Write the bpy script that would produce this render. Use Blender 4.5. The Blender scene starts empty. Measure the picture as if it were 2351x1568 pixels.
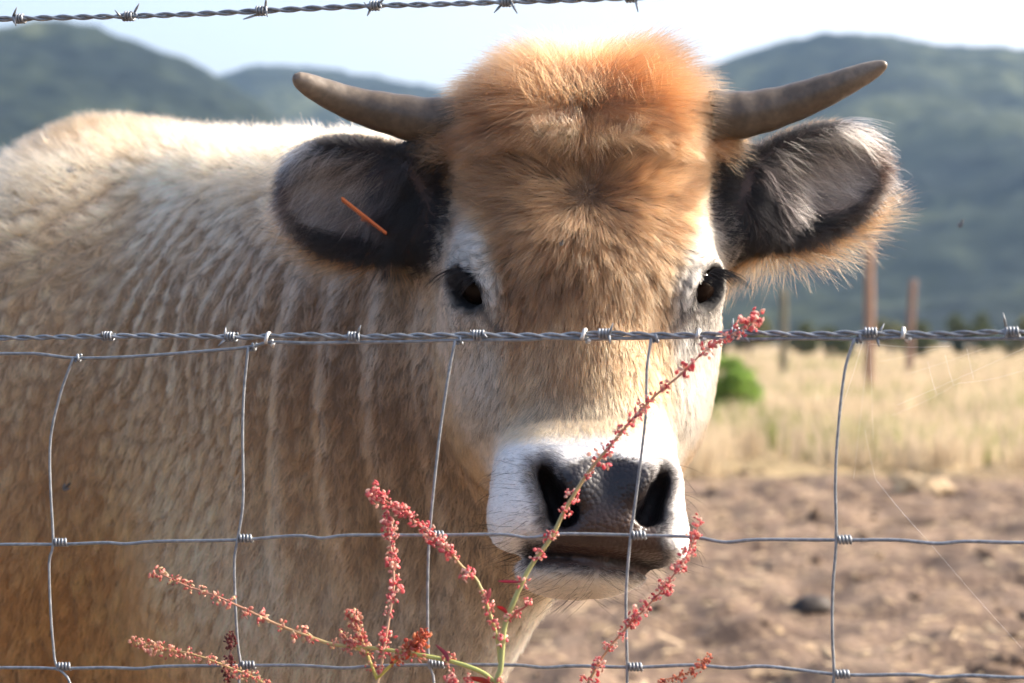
import bpy, bmesh, math, random
import numpy as np
from mathutils import Vector, Matrix

# ------------------------------------------------------------------ camera, sky, sun, exposure
scene = bpy.context.scene
COL = scene.collection
rng = np.random.default_rng(7)
random.seed(7)

F_PX = 4853.0            # focal length in units of a 2351 px wide frame
CAM_Z = 1.0
cam_data = bpy.data.cameras.new("camera")
cam_data.sensor_width = 36.0
cam_data.lens = 36.0 * F_PX / 2351.0
cam_data.clip_start = 0.05
cam_data.clip_end = 20000.0
cam_data.dof.use_dof = True
cam_data.dof.focus_distance = 1.73
cam_data.dof.aperture_fstop = 7.6
cam = bpy.data.objects.new("camera", cam_data)
cam.location = (0, 0, CAM_Z)
cam.rotation_euler = (math.radians(90), 0, 0)
COL.objects.link(cam)
scene.camera = cam

SUN_DIR = Vector((0.80, 0.20, 0.57)).normalized()      # towards the sun
sun_elev = math.asin(SUN_DIR.z)
sun_az = math.atan2(SUN_DIR.x, SUN_DIR.y)              # clockwise from +Y

world = bpy.data.worlds.new("World")
scene.world = world
world.use_nodes = True
wn = world.node_tree
wn.nodes.clear()
w_out = wn.nodes.new("ShaderNodeOutputWorld")
w_bg = wn.nodes.new("ShaderNodeBackground")
w_sky = wn.nodes.new("ShaderNodeTexSky")
w_sky.sky_type = 'NISHITA'
w_sky.sun_disc = False
w_sky.sun_elevation = sun_elev
w_sky.sun_rotation = sun_az
w_sky.altitude = 200
w_sky.air_density = 0.75
w_sky.dust_density = 7.0
w_sky.ozone_density = 0.3
w_bg.inputs["Strength"].default_value = 0.15
wn.links.new(w_sky.outputs[0], w_bg.inputs[0])
wn.links.new(w_bg.outputs[0], w_out.inputs[0])

sun_data = bpy.data.lights.new("sun", 'SUN')
sun_data.energy = 2.05
sun_data.angle = math.radians(0.53)
sun_data.color = (1.0, 0.93, 0.82)
sun = bpy.data.objects.new("sun", sun_data)
sun.rotation_euler = (-SUN_DIR).to_track_quat('-Z', 'Y').to_euler()
sun.location = (5, 2, 6)
COL.objects.link(sun)

vs = scene.view_settings
vs.view_transform = 'Standard'
vs.look = 'None'
vs.gamma = 1.0
vs.use_curve_mapping = False
vs.exposure = 1.62
scene.render.film_transparent = False
scene.cycles.max_bounces = 8
scene.cycles.transparent_max_bounces = 8
scene.cycles.volume_bounces = 0

# ------------------------------------------------------------------ helpers
def P(u, v, Y):
    """point that stands Y metres from the camera at frame position (u, v) of a 2351x1568 frame"""
    return np.array(((u - 1175.5) / F_PX * Y, Y, CAM_Z - (v - 784.0) / F_PX * Y))

def tag(o, label=None, cat=None, group=None, kind=None):
    if label: o["label"] = label
    if cat: o["category"] = cat
    if group: o["group"] = group
    if kind: o["kind"] = kind
    return o

def empty(name, loc=(0, 0, 0)):
    o = bpy.data.objects.new(name, None)
    o.location = loc
    o.empty_display_size = 0.1
    COL.objects.link(o)
    return o

def link(name, data, parent=None, mat=None):
    o = bpy.data.objects.new(name, data)
    COL.objects.link(o)
    if parent is not None:
        o.parent = parent
        o.matrix_parent_inverse = Matrix.Translation(-Vector(parent.location))
    if mat is not None:
        data.materials.append(mat)
    return o

def mesh_from(name, verts, faces, smooth=True):
    me = bpy.data.meshes.new(name)
    verts = np.asarray(verts, dtype=np.float64)
    me.from_pydata(verts.tolist(), [], [list(map(int, f)) for f in faces])
    if smooth:
        me.polygons.foreach_set("use_smooth", np.ones(len(me.polygons), dtype=bool))
    me.update()
    return me

def catmull(pts, n):
    """smooth polyline through pts with n samples per span"""
    p = np.asarray(pts, dtype=float)
    q = np.vstack([2 * p[0] - p[1], p, 2 * p[-1] - p[-2]])
    out = []
    t = np.linspace(0, 1, n, endpoint=False)[:, None]
    for i in range(1, len(q) - 2):
        a, b, c, d = q[i - 1], q[i], q[i + 1], q[i + 2]
        out.append(0.5 * (2 * b + (c - a) * t + (2 * a - 5 * b + 4 * c - d) * t ** 2 + (3 * b - a - 3 * c + d) * t ** 3))
    out.append(p[-1:])
    return np.vstack(out)

def tube(pts, radii, seg=6, caps=True):
    """verts, faces of a tube along pts"""
    p = np.asarray(pts, dtype=float)
    n = len(p)
    r = np.broadcast_to(np.asarray(radii, dtype=float), (n,))
    t = np.gradient(p, axis=0)
    t /= np.linalg.norm(t, axis=1)[:, None] + 1e-12
    ref = np.array((0, 0, 1.0)) if abs(t[0][2]) < 0.9 else np.array((1.0, 0, 0))
    a = np.cross(t[0], ref); a /= np.linalg.norm(a)
    V = []
    ang = np.arange(seg) / seg * 2 * math.pi
    for i in range(n):
        a = a - t[i] * np.dot(a, t[i]); a /= np.linalg.norm(a) + 1e-12
        b = np.cross(t[i], a)
        V.append(p[i] + r[i] * (np.cos(ang)[:, None] * a + np.sin(ang)[:, None] * b))
    V = np.vstack(V)
    Fs = []
    for i in range(n - 1):
        for k in range(seg):
            k2 = (k + 1) % seg
            Fs.append((i * seg + k, i * seg + k2, (i + 1) * seg + k2, (i + 1) * seg + k))
    if caps:
        Fs.append(tuple(range(seg - 1, -1, -1)))
        Fs.append(tuple((n - 1) * seg + k for k in range(seg)))
    return V, Fs

class MB:
    def __init__(self): self.V = []; self.F = []; self.n = 0
    def add(self, V, Fs):
        V = np.asarray(V, dtype=float)
        self.V.append(V)
        self.F += [tuple(i + self.n for i in f) for f in Fs]
        self.n += len(V)
        return self
    def mesh(self, name, smooth=True):
        return mesh_from(name, np.vstack(self.V), self.F, smooth)

# numpy noise
def _h(ix, iy, iz, s):
    with np.errstate(over='ignore'):
        h = (ix.astype(np.int64) * 374761393 + iy.astype(np.int64) * 668265263 + iz.astype(np.int64) * 2147483647 + s * 1274126177) & 0xffffffff
        h = ((h ^ (h >> 13)) * 1274126177) & 0xffffffff
        h = ((h ^ (h >> 16)) * 2246822519) & 0xffffffff
        h = h ^ (h >> 15)
    return (h & 0xffffff).astype(np.float32) / np.float32(0xffffff)

def vnoise(p, freq, seed=0):
    """value noise, 0..1, p (N,3)"""
    q = np.asarray(p, dtype=np.float32) * np.float32(freq)
    f = np.floor(q); i = f.astype(np.int64); f = q - f
    f = f * f * (3 - 2 * f)
    r = 0
    for dx in (0, 1):
        wx = f[:, 0] if dx else 1 - f[:, 0]
        for dy in (0, 1):
            wy = f[:, 1] if dy else 1 - f[:, 1]
            for dz in (0, 1):
                wz = f[:, 2] if dz else 1 - f[:, 2]
                r = r + wx * wy * wz * _h(i[:, 0] + dx, i[:, 1] + dy, i[:, 2] + dz, seed)
    return r

def fnoise(p, freq, seed=0, octv=3):
    a, tot, r = 1.0, 0.0, 0
    for k in range(octv):
        r = r + a * vnoise(p, freq * 2.03 ** k, seed + 11 * k); tot += a; a *= 0.5
    return r / tot

def sstep(a, b, x):
    t = np.clip((x - a) / (b - a), 0, 1)
    return t * t * (3 - 2 * t)

# ------------------------------------------------------------------ materials
class NT:
    def __init__(self, name):
        self.m = bpy.data.materials.new(name)
        self.m.use_nodes = True
        self.t = self.m.node_tree
        self.t.nodes.clear()
        self.out = self.t.nodes.new("ShaderNodeOutputMaterial")
    def n(self, kind, **kw):
        nd = self.t.nodes.new(kind)
        for k, v in kw.items():
            if k in nd.inputs: nd.inputs[k].default_value = v
            else: setattr(nd, k, v)
        return nd
    def l(self, a, b): self.t.links.new(a, b)

def ramp(nt, fac, stops):
    r = nt.n("ShaderNodeValToRGB")
    el = r.color_ramp.elements
    while len(el) < len(stops): el.new(0.5)
    for e, (p, c) in zip(el, stops):
        e.position = p; e.color = (*c, 1)
    nt.l(fac, r.inputs[0])
    return r.outputs[0]

def noise_mat(name, stops, scale=20, detail=6, rough=0.7, bump=0.2, bump_dist=0.002, metallic=0.0, stretch=(1, 1, 1), spec=0.4):
    nt = NT(name)
    tc = nt.n("ShaderNodeTexCoord")
    mp = nt.n("ShaderNodeMapping"); mp.inputs["Scale"].default_value = stretch
    nt.l(tc.outputs["Object"], mp.inputs[0])
    nz = nt.n("ShaderNodeTexNoise"); nz.inputs["Scale"].default_value = scale; nz.inputs["Detail"].default_value = detail
    nt.l(mp.outputs[0], nz.inputs["Vector"])
    b = nt.n("ShaderNodeBsdfPrincipled")
    b.inputs["Roughness"].default_value = rough
    b.inputs["Metallic"].default_value = metallic
    b.inputs["Specular IOR Level"].default_value = spec
    nt.l(ramp(nt, nz.outputs["Fac"], stops), b.inputs["Base Color"])
    if bump:
        bp = nt.n("ShaderNodeBump"); bp.inputs["Strength"].default_value = bump; bp.inputs["Distance"].default_value = bump_dist
        nt.l(nz.outputs["Fac"], bp.inputs["Height"]); nt.l(bp.outputs[0], b.inputs["Normal"])
    nt.l(b.outputs[0], nt.out.inputs[0])
    return nt.m

def hair_mat(name, rough=0.35, rad_rough=0.35):
    nt = NT(name)
    at = nt.n("ShaderNodeAttribute"); at.attribute_name = "hair_color"
    h = nt.n("ShaderNodeBsdfHairPrincipled")
    h.parametrization = 'COLOR'
    h.inputs["Roughness"].default_value = rough
    h.inputs["Radial Roughness"].default_value = rad_rough
    h.inputs["Random Roughness"].default_value = 0.2
    nt.l(at.outputs["Color"], h.inputs["Color"])
    nt.l(h.outputs[0], nt.out.inputs[0])
    return nt.m

def attr_mat(name, attr, rough=0.6, bump_scale=0, bump=0.3, rough_attr=None, spec=0.4, voronoi=False):
    nt = NT(name)
    at = nt.n("ShaderNodeAttribute"); at.attribute_name = attr
    b = nt.n("ShaderNodeBsdfPrincipled")
    b.inputs["Roughness"].default_value = rough
    b.inputs["Specular IOR Level"].default_value = spec
    nt.l(at.outputs["Color"], b.inputs["Base Color"])
    if rough_attr:
        a2 = nt.n("ShaderNodeAttribute"); a2.attribute_name = rough_attr
        nt.l(a2.outputs["Fac"], b.inputs["Roughness"])
    if bump_scale:
        tc = nt.n("ShaderNodeTexCoord")
        vz = nt.n("ShaderNodeTexVoronoi"); vz.inputs["Scale"].default_value = bump_scale
        nt.l(tc.outputs["Object"], vz.inputs["Vector"])
        bp = nt.n("ShaderNodeBump"); bp.inputs["Strength"].default_value = bump; bp.inputs["Distance"].default_value = 0.0012
        bp.invert = True
        nt.l(vz.outputs["Distance"], bp.inputs["Height"]); nt.l(bp.outputs[0], b.inputs["Normal"])
    nt.l(b.outputs[0], nt.out.inputs[0])
    return nt.m

def set_color_attr(me, name, arr):
    a = me.attributes.new(name, 'FLOAT_COLOR', 'POINT')
    c = np.ones((len(arr), 4), dtype=np.float32); c[:, :3] = arr
    a.data.foreach_set("color", c.ravel())

def set_float_attr(me, name, arr):
    a = me.attributes.new(name, 'FLOAT', 'POINT')
    a.data.foreach_set("value", np.asarray(arr, dtype=np.float32))

def hair_object(name, pts, radii, colors, parent, mat, root_tone=1.0, tip_tone=1.0):
    """pts (N,K,3), radii (N,K) or (N,), colors (N,3)"""
    N, K, _ = pts.shape
    hc = bpy.data.hair_curves.new(name)
    hc.add_curves([K] * N)
    hc.attributes["position"].data.foreach_set("vector", pts.astype(np.float32).ravel())
    ra = hc.attributes.get("radius") or hc.attributes.new("radius", 'FLOAT', 'POINT')
    if radii.ndim == 1:
        s = np.linspace(0, 1, K)
        radii = radii[:, None] * (1 - 0.85 * s ** 1.6)[None, :]
    ra.data.foreach_set("value", radii.astype(np.float32).ravel())
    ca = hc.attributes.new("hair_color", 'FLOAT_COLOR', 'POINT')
    g = root_tone + (tip_tone - root_tone) * np.linspace(0, 1, K) ** 0.8  # darker undercoat at the roots, also painting in shade between hairs
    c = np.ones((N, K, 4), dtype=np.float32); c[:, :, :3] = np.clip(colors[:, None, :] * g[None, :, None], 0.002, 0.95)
    ca.data.foreach_set("color", c.ravel())
    return link(name, hc, parent, mat)
# ------------------------------------------------------------------ ground, hills, haze
def axis_grow(lo, a, b, hi, h, g=1.22):
    mid = np.arange(a, b + 1e-6, h)
    up, s, x = [], h, b
    while x < hi: s *= g; x = min(hi, x + s); up.append(x)
    dn, s, x = [], h, a
    while x > lo: s *= g; x = max(lo, x - s); dn.append(x)
    return np.concatenate([np.array(dn[::-1]), mid, np.array(up)])

def grid_faces(nx, ny):
    i, j = np.meshgrid(np.arange(nx - 1), np.arange(ny - 1), indexing='ij')
    a = (i * ny + j).ravel()
    return np.stack([a, a + ny, a + ny + 1, a + 1], 1)

GRASS_Y = 15.4
def ground_h(p):
    q = p * np.array((1, 1, 0.0))
    fade = sstep(60, 20, p[:, 1])
    lump = (fnoise(q, 1.4, 2) - 0.5) * 0.10 + (fnoise(q, 5.0, 12, 3) - 0.5) * 0.15
    hoof = np.maximum(0, vnoise(q, 3.3, 33) - 0.62) * -0.16
    return (lump + hoof) * fade * sstep(3.2, 5.0, p[:, 1])
gx = axis_grow(-900, -2.2, 4.2, 900, 0.050); gy = axis_grow(-6, 5.8, 17.0, 1500, 0.060)
X_, Y_ = np.meshgrid(gx, gy, indexing='ij')
gp = np.stack([X_.ravel(), Y_.ravel(), np.zeros(X_.size)], 1)
gp[:, 2] = ground_h(gp)
ground_me = mesh_from("ground", gp, grid_faces(len(gx), len(gy)))
nt = NT("bare_earth_and_straw")
tc = nt.n("ShaderNodeTexCoord")
n1 = nt.n("ShaderNodeTexNoise"); n1.inputs["Scale"].default_value = 2.2; n1.inputs["Detail"].default_value = 9; n1.inputs["Roughness"].default_value = 0.65
n2 = nt.n("ShaderNodeTexNoise"); n2.inputs["Scale"].default_value = 26; n2.inputs["Detail"].default_value = 6
n3 = nt.n("ShaderNodeTexNoise"); n3.inputs["Scale"].default_value = 0.7; n3.inputs["Detail"].default_value = 4
for nn_ in (n1, n2, n3): nt.l(tc.outputs["Object"], nn_.inputs["Vector"])
mud = ramp(nt, n1.outputs["Fac"], [(0.30, (0.080, 0.052, 0.037)), (0.52, (0.135, 0.092, 0.066)), (0.70, (0.215, 0.152, 0.106))])
lit = ramp(nt, n2.outputs["Fac"], [(0.56, (0, 0, 0)), (0.72, (1, 1, 1))])
mixl = nt.n("ShaderNodeMixRGB"); mixl.inputs[2].default_value = (0.40, 0.29, 0.17, 1)
nt.l(lit, mixl.inputs[0]); nt.l(mud, mixl.inputs[1])
straw = ramp(nt, n1.outputs["Fac"], [(0.3, (0.20, 0.145, 0.075)), (0.7, (0.34, 0.26, 0.14))])
sep = nt.n("ShaderNodeSeparateXYZ"); nt.l(tc.outputs["Object"], sep.inputs[0])
ma = nt.n("ShaderNodeMath", operation='MULTIPLY_ADD'); ma.inputs[1].default_value = 3.0
nt.l(n3.outputs["Fac"], ma.inputs[0]); nt.l(sep.outputs["Y"], ma.inputs[2])
mr = nt.n("ShaderNodeMapRange"); mr.inputs["From Min"].default_value = GRASS_Y + 0.9; mr.inputs["From Max"].default_value = GRASS_Y + 2.4
nt.l(ma.outputs[0], mr.inputs["Value"])
mixg = nt.n("ShaderNodeMixRGB"); nt.l(mr.outputs[0], mixg.inputs[0]); nt.l(mixl.outputs[0], mixg.inputs[1]); nt.l(straw, mixg.inputs[2])
b = nt.n("ShaderNodeBsdfPrincipled"); b.inputs["Roughness"].default_value = 0.9; b.inputs["Specular IOR Level"].default_value = 0.2
bp = nt.n("ShaderNodeBump"); bp.inputs["Strength"].default_value = 0.8; bp.inputs["Distance"].default_value = 0.03
nt.l(n2.outputs["Fac"], bp.inputs["Height"]); nt.l(bp.outputs[0], b.inputs["Normal"])
nt.l(mixg.outputs[0], b.inputs["Base Color"]); nt.l(b.outputs[0], nt.out.inputs[0])
tag(link("ground", ground_me, None, nt.m), kind="structure")

# forested hills: real slopes with a crest line, rough with tree crowns
forest_m = NT("hill_forest")
tc = forest_m.n("ShaderNodeTexCoord")
n1 = forest_m.n("ShaderNodeTexNoise"); n1.inputs["Scale"].default_value = 0.012; n1.inputs["Detail"].default_value = 4
n2 = forest_m.n("ShaderNodeTexVoronoi"); n2.inputs["Scale"].default_value = 0.11
for q_ in (n1, n2): forest_m.l(tc.outputs["Object"], q_.inputs["Vector"])
base = ramp(forest_m, n1.outputs["Fac"], [(0.35, (0.008, 0.012, 0.010)), (0.5, (0.018, 0.024, 0.016)), (0.66, (0.046, 0.054, 0.031))])
var = ramp(forest_m, n2.outputs["Color"], [(0.2, (0.55, 0.6, 0.55)), (0.8, (1.5, 1.45, 1.3))])
mx = forest_m.n("ShaderNodeMixRGB"); mx.blend_type = 'MULTIPLY'; mx.inputs[0].default_value = 1
forest_m.l(base, mx.inputs[1]); forest_m.l(var, mx.inputs[2])
b = forest_m.n("ShaderNodeBsdfPrincipled"); b.inputs["Roughness"].default_value = 0.95; b.inputs["Specular IOR Level"].default_value = 0.05
forest_m.l(mx.outputs[0], b.inputs["Base Color"]); forest_m.l(b.outputs[0], forest_m.out.inputs[0])

def hill(name, D, front, crest, step, seed):
    cu = np.array([c[0] for c in crest], float); cv = np.array([c[1] for c in crest], float)
    x0, x1 = (cu[0] - 1175.5) / F_PX * D, (cu[-1] - 1175.5) / F_PX * D
    xs_ = np.arange(x0, x1, step); ys_ = np.arange(D - front, D + front * 0.6, step)
    X, Y = np.meshgrid(xs_, ys_, indexing='ij')
    hz_ = np.interp(xs_, (cu - 1175.5) / F_PX * D, (784 - cv) / F_PX * D + CAM_Z)
    k = np.exp(-np.arange(-6, 7) ** 2 / 18.0); k /= k.sum()
    hz_ = np.convolve(np.pad(hz_, 6, mode='edge'), k, mode='valid')
    t = np.where(Y < D, (Y - (D - front)) / front, 1 - (Y - D) / (front * 0.6))
    prof = sstep(-0.05, 1.0, t) * 0.75 + 0.25 * np.clip(t, 0, 1)
    p = np.stack([X.ravel(), Y.ravel(), np.zeros(X.size)], 1)
    z = (hz_[:, None] * prof).ravel()
    gul = (fnoise(p, 1 / 130., seed, 3) - 0.5) * 55 * (np.clip(t, 0, 1) * (1 - np.clip(t, 0, 1)) * 4).ravel()
    crown = vnoise(p, 1 / 9., seed + 3) * 5.5 + vnoise(p, 1 / 4.5, seed + 5) * 2.0
    p[:, 2] = z + gul + crown - 3.5 - 4 * (t.ravel() < 0.02)
    me = mesh_from(name, p, grid_faces(len(xs_), len(ys_)))
    return tag(link(name, me, None, forest_m.m), kind="structure")

hill("hill", 1500, 900, [(650, 800), (850, 620), (1000, 450), (1150, 340), (1300, 290), (1450, 240), (1600, 178), (1700, 138), (1800, 106), (1870, 88), (1920, 82), (2000, 90), (2100, 106), (2200, 120), (2351, 138), (2600, 170), (2900, 240), (3300, 420), (3700, 620), (4000, 800)], 5.5, 5)
hill("hill", 1250, 800, [(-1500, 800), (-1100, 560), (-800, 360), (-500, 250), (-300, 180), (-100, 122), (0, 120), (60, 120), (120, 102), (180, 90), (210, 89), (260, 97), (330, 126), (400, 142), (450, 166), (500, 190), (600, 250), (750, 360), (900, 470), (1150, 640), (1350, 800)], 5.0, 15)
hill("hill", 1900, 800, [(-500, 800), (-200, 600), (50, 430), (200, 330), (350, 260), (450, 210), (520, 182), (600, 157), (650, 152), (720, 157), (800, 167), (900, 186), (1000, 205), (1100, 230), (1300, 290), (1500, 360), (1800, 500), (2100, 650), (2400, 800)], 8.0, 25)

# the air between here and the hills
def haze_box():
    V, Fs = [], [(0, 1, 3, 2), (4, 6, 7, 5), (0, 4, 5, 1), (2, 3, 7, 6), (0, 2, 6, 4), (1, 5, 7, 3)]
    for x in (-1400, 1400):
        for y in (-60, 2600):
            for z in (-12.0, 245.0): V.append((x, y, z))
    nt = NT("haze_air")
    v = nt.n("ShaderNodeVolumePrincipled")
    v.inputs["Color"].default_value = (0.42, 0.66, 1.0, 1)
    v.inputs["Density"].default_value = 0.00012
    v.inputs["Anisotropy"].default_value = 0.3
    nt.l(v.outputs[0], nt.out.inputs["Volume"])
    tag(link("haze", mesh_from("haze", V, Fs, False), None, nt.m), "thin bluish haze in the air before the hills", "haze", kind="stuff")
haze_box()

# ------------------------------------------------------------------ dry grass
leaf_rng = np.random.default_rng(3)
def blades(root, h, lean, width, colr):
    """triangle-strip blades, three points high"""
    N = len(root)
    az = leaf_rng.random(N) * 2 * math.pi
    wd = np.stack([np.cos(az), np.sin(az), 0 * az], 1) * width[:, None]
    ld = leaf_rng.normal(size=(N, 3)) * np.array((1, 1, 0))
    V = np.empty((N, 5, 3))
    mid = root + np.array((0, 0, 1.0)) * (h * 0.55)[:, None] + ld * (lean * 0.3)[:, None]
    tip = root + np.array((0, 0, 1.0)) * h[:, None] + ld * lean[:, None]
    V[:, 0] = root - wd; V[:, 1] = root + wd; V[:, 2] = mid - wd * 0.8; V[:, 3] = mid + wd * 0.8; V[:, 4] = tip
    b = (np.arange(N) * 5)[:, None]
    F4 = b + np.array((0, 1, 3, 2)); F3 = b + np.array((2, 3, 4))
    me = bpy.data.meshes.new("dry_grass")
    nV = N * 5
    me.vertices.add(nV); me.vertices.foreach_set("co", V.reshape(-1))
    loops = np.concatenate([F4.ravel(), F3.ravel()]).astype(np.int32)
    me.loops.add(len(loops)); me.loops.foreach_set("vertex_index", loops)
    starts = np.concatenate([np.arange(N) * 4, N * 4 + np.arange(N) * 3]).astype(np.int32)
    me.polygons.add(2 * N); me.polygons.foreach_set("loop_start", starts)
    me.update(calc_edges=True); me.validate()
    set_color_attr(me, "blade_color", np.repeat(colr, 5, axis=0))
    return me
nt = NT("dry_grass_blade")
at = nt.n("ShaderNodeAttribute"); at.attribute_name = "blade_color"
df = nt.n("ShaderNodeBsdfDiffuse"); tl_ = nt.n("ShaderNodeBsdfTranslucent"); ms = nt.n("ShaderNodeMixShader"); ms.inputs[0].default_value = 0.4
nt.l(at.outputs["Color"], df.inputs[0]); nt.l(at.outputs["Color"], tl_.inputs[0]); nt.l(df.outputs[0], ms.inputs[1]); nt.l(tl_.outputs[0], ms.inputs[2]); nt.l(ms.outputs[0], nt.out.inputs[0])
grass_m = nt.m
nT = 9500
ty = GRASS_Y - 1.0 + (leaf_rng.random(nT) ** 1.6) * 75
tx = (leaf_rng.random(nT) * 2 - 1) * (ty * 0.34 + 1)
tp = np.stack([tx, ty, 0 * tx], 1)
edge = GRASS_Y - 1.4 + 5.0 * fnoise(tp * np.array((1, 0.15, 0)), 1.1, 6)
dn_ = fnoise(tp, 0.5, 44)
keep_t = (ty > edge) & (dn_ > 0.30)
tp = tp[keep_t]; tx = tp[:, 0]; ty = tp[:, 1]
nb = 13
root = np.repeat(tp, nb, axis=0) + leaf_rng.normal(size=(len(tp) * nb, 3)) * np.array((0.09, 0.09, 0)) * (1 + np.repeat(ty, nb)[:, None] / 45)
th = np.repeat(0.26 + 0.28 * fnoise(tp, 0.9, 9) * (0.6 + 0.8 * sstep(GRASS_Y, 30, ty)), nb)
hh = th * leaf_rng.uniform(0.5, 1.15, len(root))
tone = np.repeat(0.75 + 0.5 * fnoise(tp, 1.3, 21), nb) * leaf_rng.uniform(0.8, 1.2, len(root))
gcol = np.array((0.55, 0.45, 0.315))[None, :] * tone[:, None]
green = np.repeat((fnoise(tp, 0.45, 77) > 0.60) * 1.0, nb) * (leaf_rng.random(len(root)) < 0.55)
gcol = lerp0 = gcol * (1 - green[:, None]) + np.array((0.20, 0.24, 0.07)) * green[:, None]
grass_me = blades(root, hh, hh * 0.28, 0.006 + 0.00028 * root[:, 1], gcol)
tag(link("dry_grass", grass_me, None, grass_m), "tall straw-coloured dry grass covering the paddock behind the mud", "grass", kind="stuff")

# short straw lying on the mud
nS = 2600
sy = 5.5 + leaf_rng.random(nS) ** 1.3 * 11; sx = (leaf_rng.random(nS) * 2 - 1) * (sy * 0.3 + 0.4)
sp_ = np.stack([sx, sy, 0 * sx], 1); keep_s = fnoise(sp_, 1.1, 61) > 0.47; sp_ = sp_[keep_s]
sp_[:, 2] = ground_h(sp_) + 0.008
mbs_n = len(sp_); ang = leaf_rng.random(mbs_n) * 3.14; ln = leaf_rng.uniform(0.02, 0.07, mbs_n); wd = leaf_rng.uniform(0.003, 0.010, mbs_n)
d_ = np.stack([np.cos(ang), np.sin(ang), leaf_rng.normal(size=mbs_n) * 0.15], 1) * ln[:, None]
s_ = np.stack([-np.sin(ang), np.cos(ang), 0 * ang], 1) * wd[:, None]
u_ = np.array((0, 0, 0.004))
V = np.stack([sp_ - d_ - s_, sp_ - d_ + s_, sp_ + d_ + s_, sp_ + d_ - s_, sp_ - d_ + u_, sp_ + d_ + u_], 1).reshape(-1, 3)
bq = (np.arange(mbs_n) * 6)[:, None]
Fq = np.concatenate([bq + np.array((0, 4, 5, 3)), bq + np.array((4, 1, 2, 5))])
straw_m = noise_mat("straw", [(0.3, (0.30, 0.21, 0.115)), (0.7, (0.50, 0.38, 0.23))], scale=6, rough=0.7, bump=0)
tag(link("straw_litter", mesh_from("straw_litter", V, Fq, False), None, straw_m), "short broken straw scattered over the trodden mud", "straw", kind="stuff")

# clods of trodden earth
cr = np.random.default_rng(31)
nC = 1100
cy_ = 5.6 + cr.random(nC) ** 1.4 * 10.5; cx_ = (cr.random(nC) * 2 - 1) * (cy_ * 0.29 + 0.4)
cp_ = np.stack([cx_, cy_, 0 * cx_], 1)
cp_ = cp_[fnoise(cp_, 0.9, 15) > 0.42]; cp_[:, 2] = ground_h(cp_)
ico = np.array([(0, 0, 1), (0.9, 0, 0.35), (0.28, 0.85, 0.35), (-0.72, 0.53, 0.35), (-0.72, -0.53, 0.35), (0.28, -0.85, 0.35), (0.72, 0.53, -0.4), (-0.28, 0.85, -0.4), (-0.9, 0, -0.4), (-0.28, -0.85, -0.4), (0.72, -0.53, -0.4)])
icf = np.array([(0, 1, 2), (0, 2, 3), (0, 3, 4), (0, 4, 5), (0, 5, 1), (1, 6, 2), (2, 6, 7), (2, 7, 3), (3, 7, 8), (3, 8, 4), (4, 8, 9), (4, 9, 5), (5, 9, 10), (5, 10, 1), (1, 10, 6)])
csz = 0.012 + 0.040 * cr.random(len(cp_)) ** 2.5
cV = ico[None] * (1 + 0.35 * cr.normal(size=(len(cp_), 11, 1))) * csz[:, None, None] * np.array((1.15, 1.0, 0.62)) + cp_[:, None, :]
cF = (np.arange(len(cp_)) * 11)[:, None, None] + icf[None]
clod_m = noise_mat("earth_clod", [(0.3, (0.075, 0.050, 0.036)), (0.7, (0.19, 0.135, 0.095))], scale=9, rough=0.95, bump=0.5, bump_dist=0.01, spec=0.1)
tag(link("earth_clods", mesh_from("earth_clods", cV.reshape(-1, 3), cF.reshape(-1, 3)), None, clod_m), "crumbled clods of dry earth strewn over the mud", "earth", kind="stuff")

# ------------------------------------------------------------------ dung pat and straw heap on the mud
def lump(name, c, size, seed, mat, rough_amp=0.3, nu=26, nv=12):
    V, Fs = sphere0(nu, nv)
    nz_ = 1 + rough_amp * (fnoise(V + 5 * seed, 2.2, seed, 3) - 0.5) * 2
    V = V * nz_[:, None] * np.asarray(size)
    V[:, 2] = np.maximum(V[:, 2], -0.3 * size[2])
    return mesh_from(name, V + np.asarray(c), Fs)
def sphere0(nu, nv):
    V = [(0, 0, 1)]
    for j in range(1, nv):
        t = math.pi * j / nv
        for i in range(nu):
            a = 2 * math.pi * i / nu
            V.append((math.sin(t) * math.cos(a), math.sin(t) * math.sin(a), math.cos(t)))
    V.append((0, 0, -1)); Fs = []
    for i in range(nu): Fs.append((0, 1 + i, 1 + (i + 1) % nu))
    for j in range(nv - 2):
        for i in range(nu):
            a = 1 + j * nu + i; b2 = 1 + j * nu + (i + 1) % nu
            Fs.append((a, a + nu, b2 + nu, b2))
    last = len(V) - 1; base_ = 1 + (nv - 2) * nu
    for i in range(nu): Fs.append((base_ + i, last, base_ + (i + 1) % nu))
    return np.array(V), Fs
dung_m = noise_mat("dung", [(0.3, (0.018, 0.013, 0.010)), (0.7, (0.040, 0.028, 0.020))], scale=30, rough=0.7, bump=0.6, bump_dist=0.01)
def on_ground(u, Y):
    x = (u - 1175.5) / F_PX * Y
    return np.array((x, Y, float(ground_h(np.array([[x, Y, 0.0]]))[0])))
g = on_ground(1862, 7.42); tag(link("dung_pat", lump("dung_pat", g + (0, 0, 0.012), (0.078, 0.075, 0.040), 3, dung_m), None, dung_m), "small dark dung pat on the bare mud", "dung")
g = on_ground(2115, 14.0); tag(link("straw_heap", lump("straw_heap", g + (0, 0, 0.02), (0.18, 0.13, 0.095), 8, straw_m, 0.95, 40, 22), None, straw_m), "low heap of pale straw on the mud before the grass", "straw heap")

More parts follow.
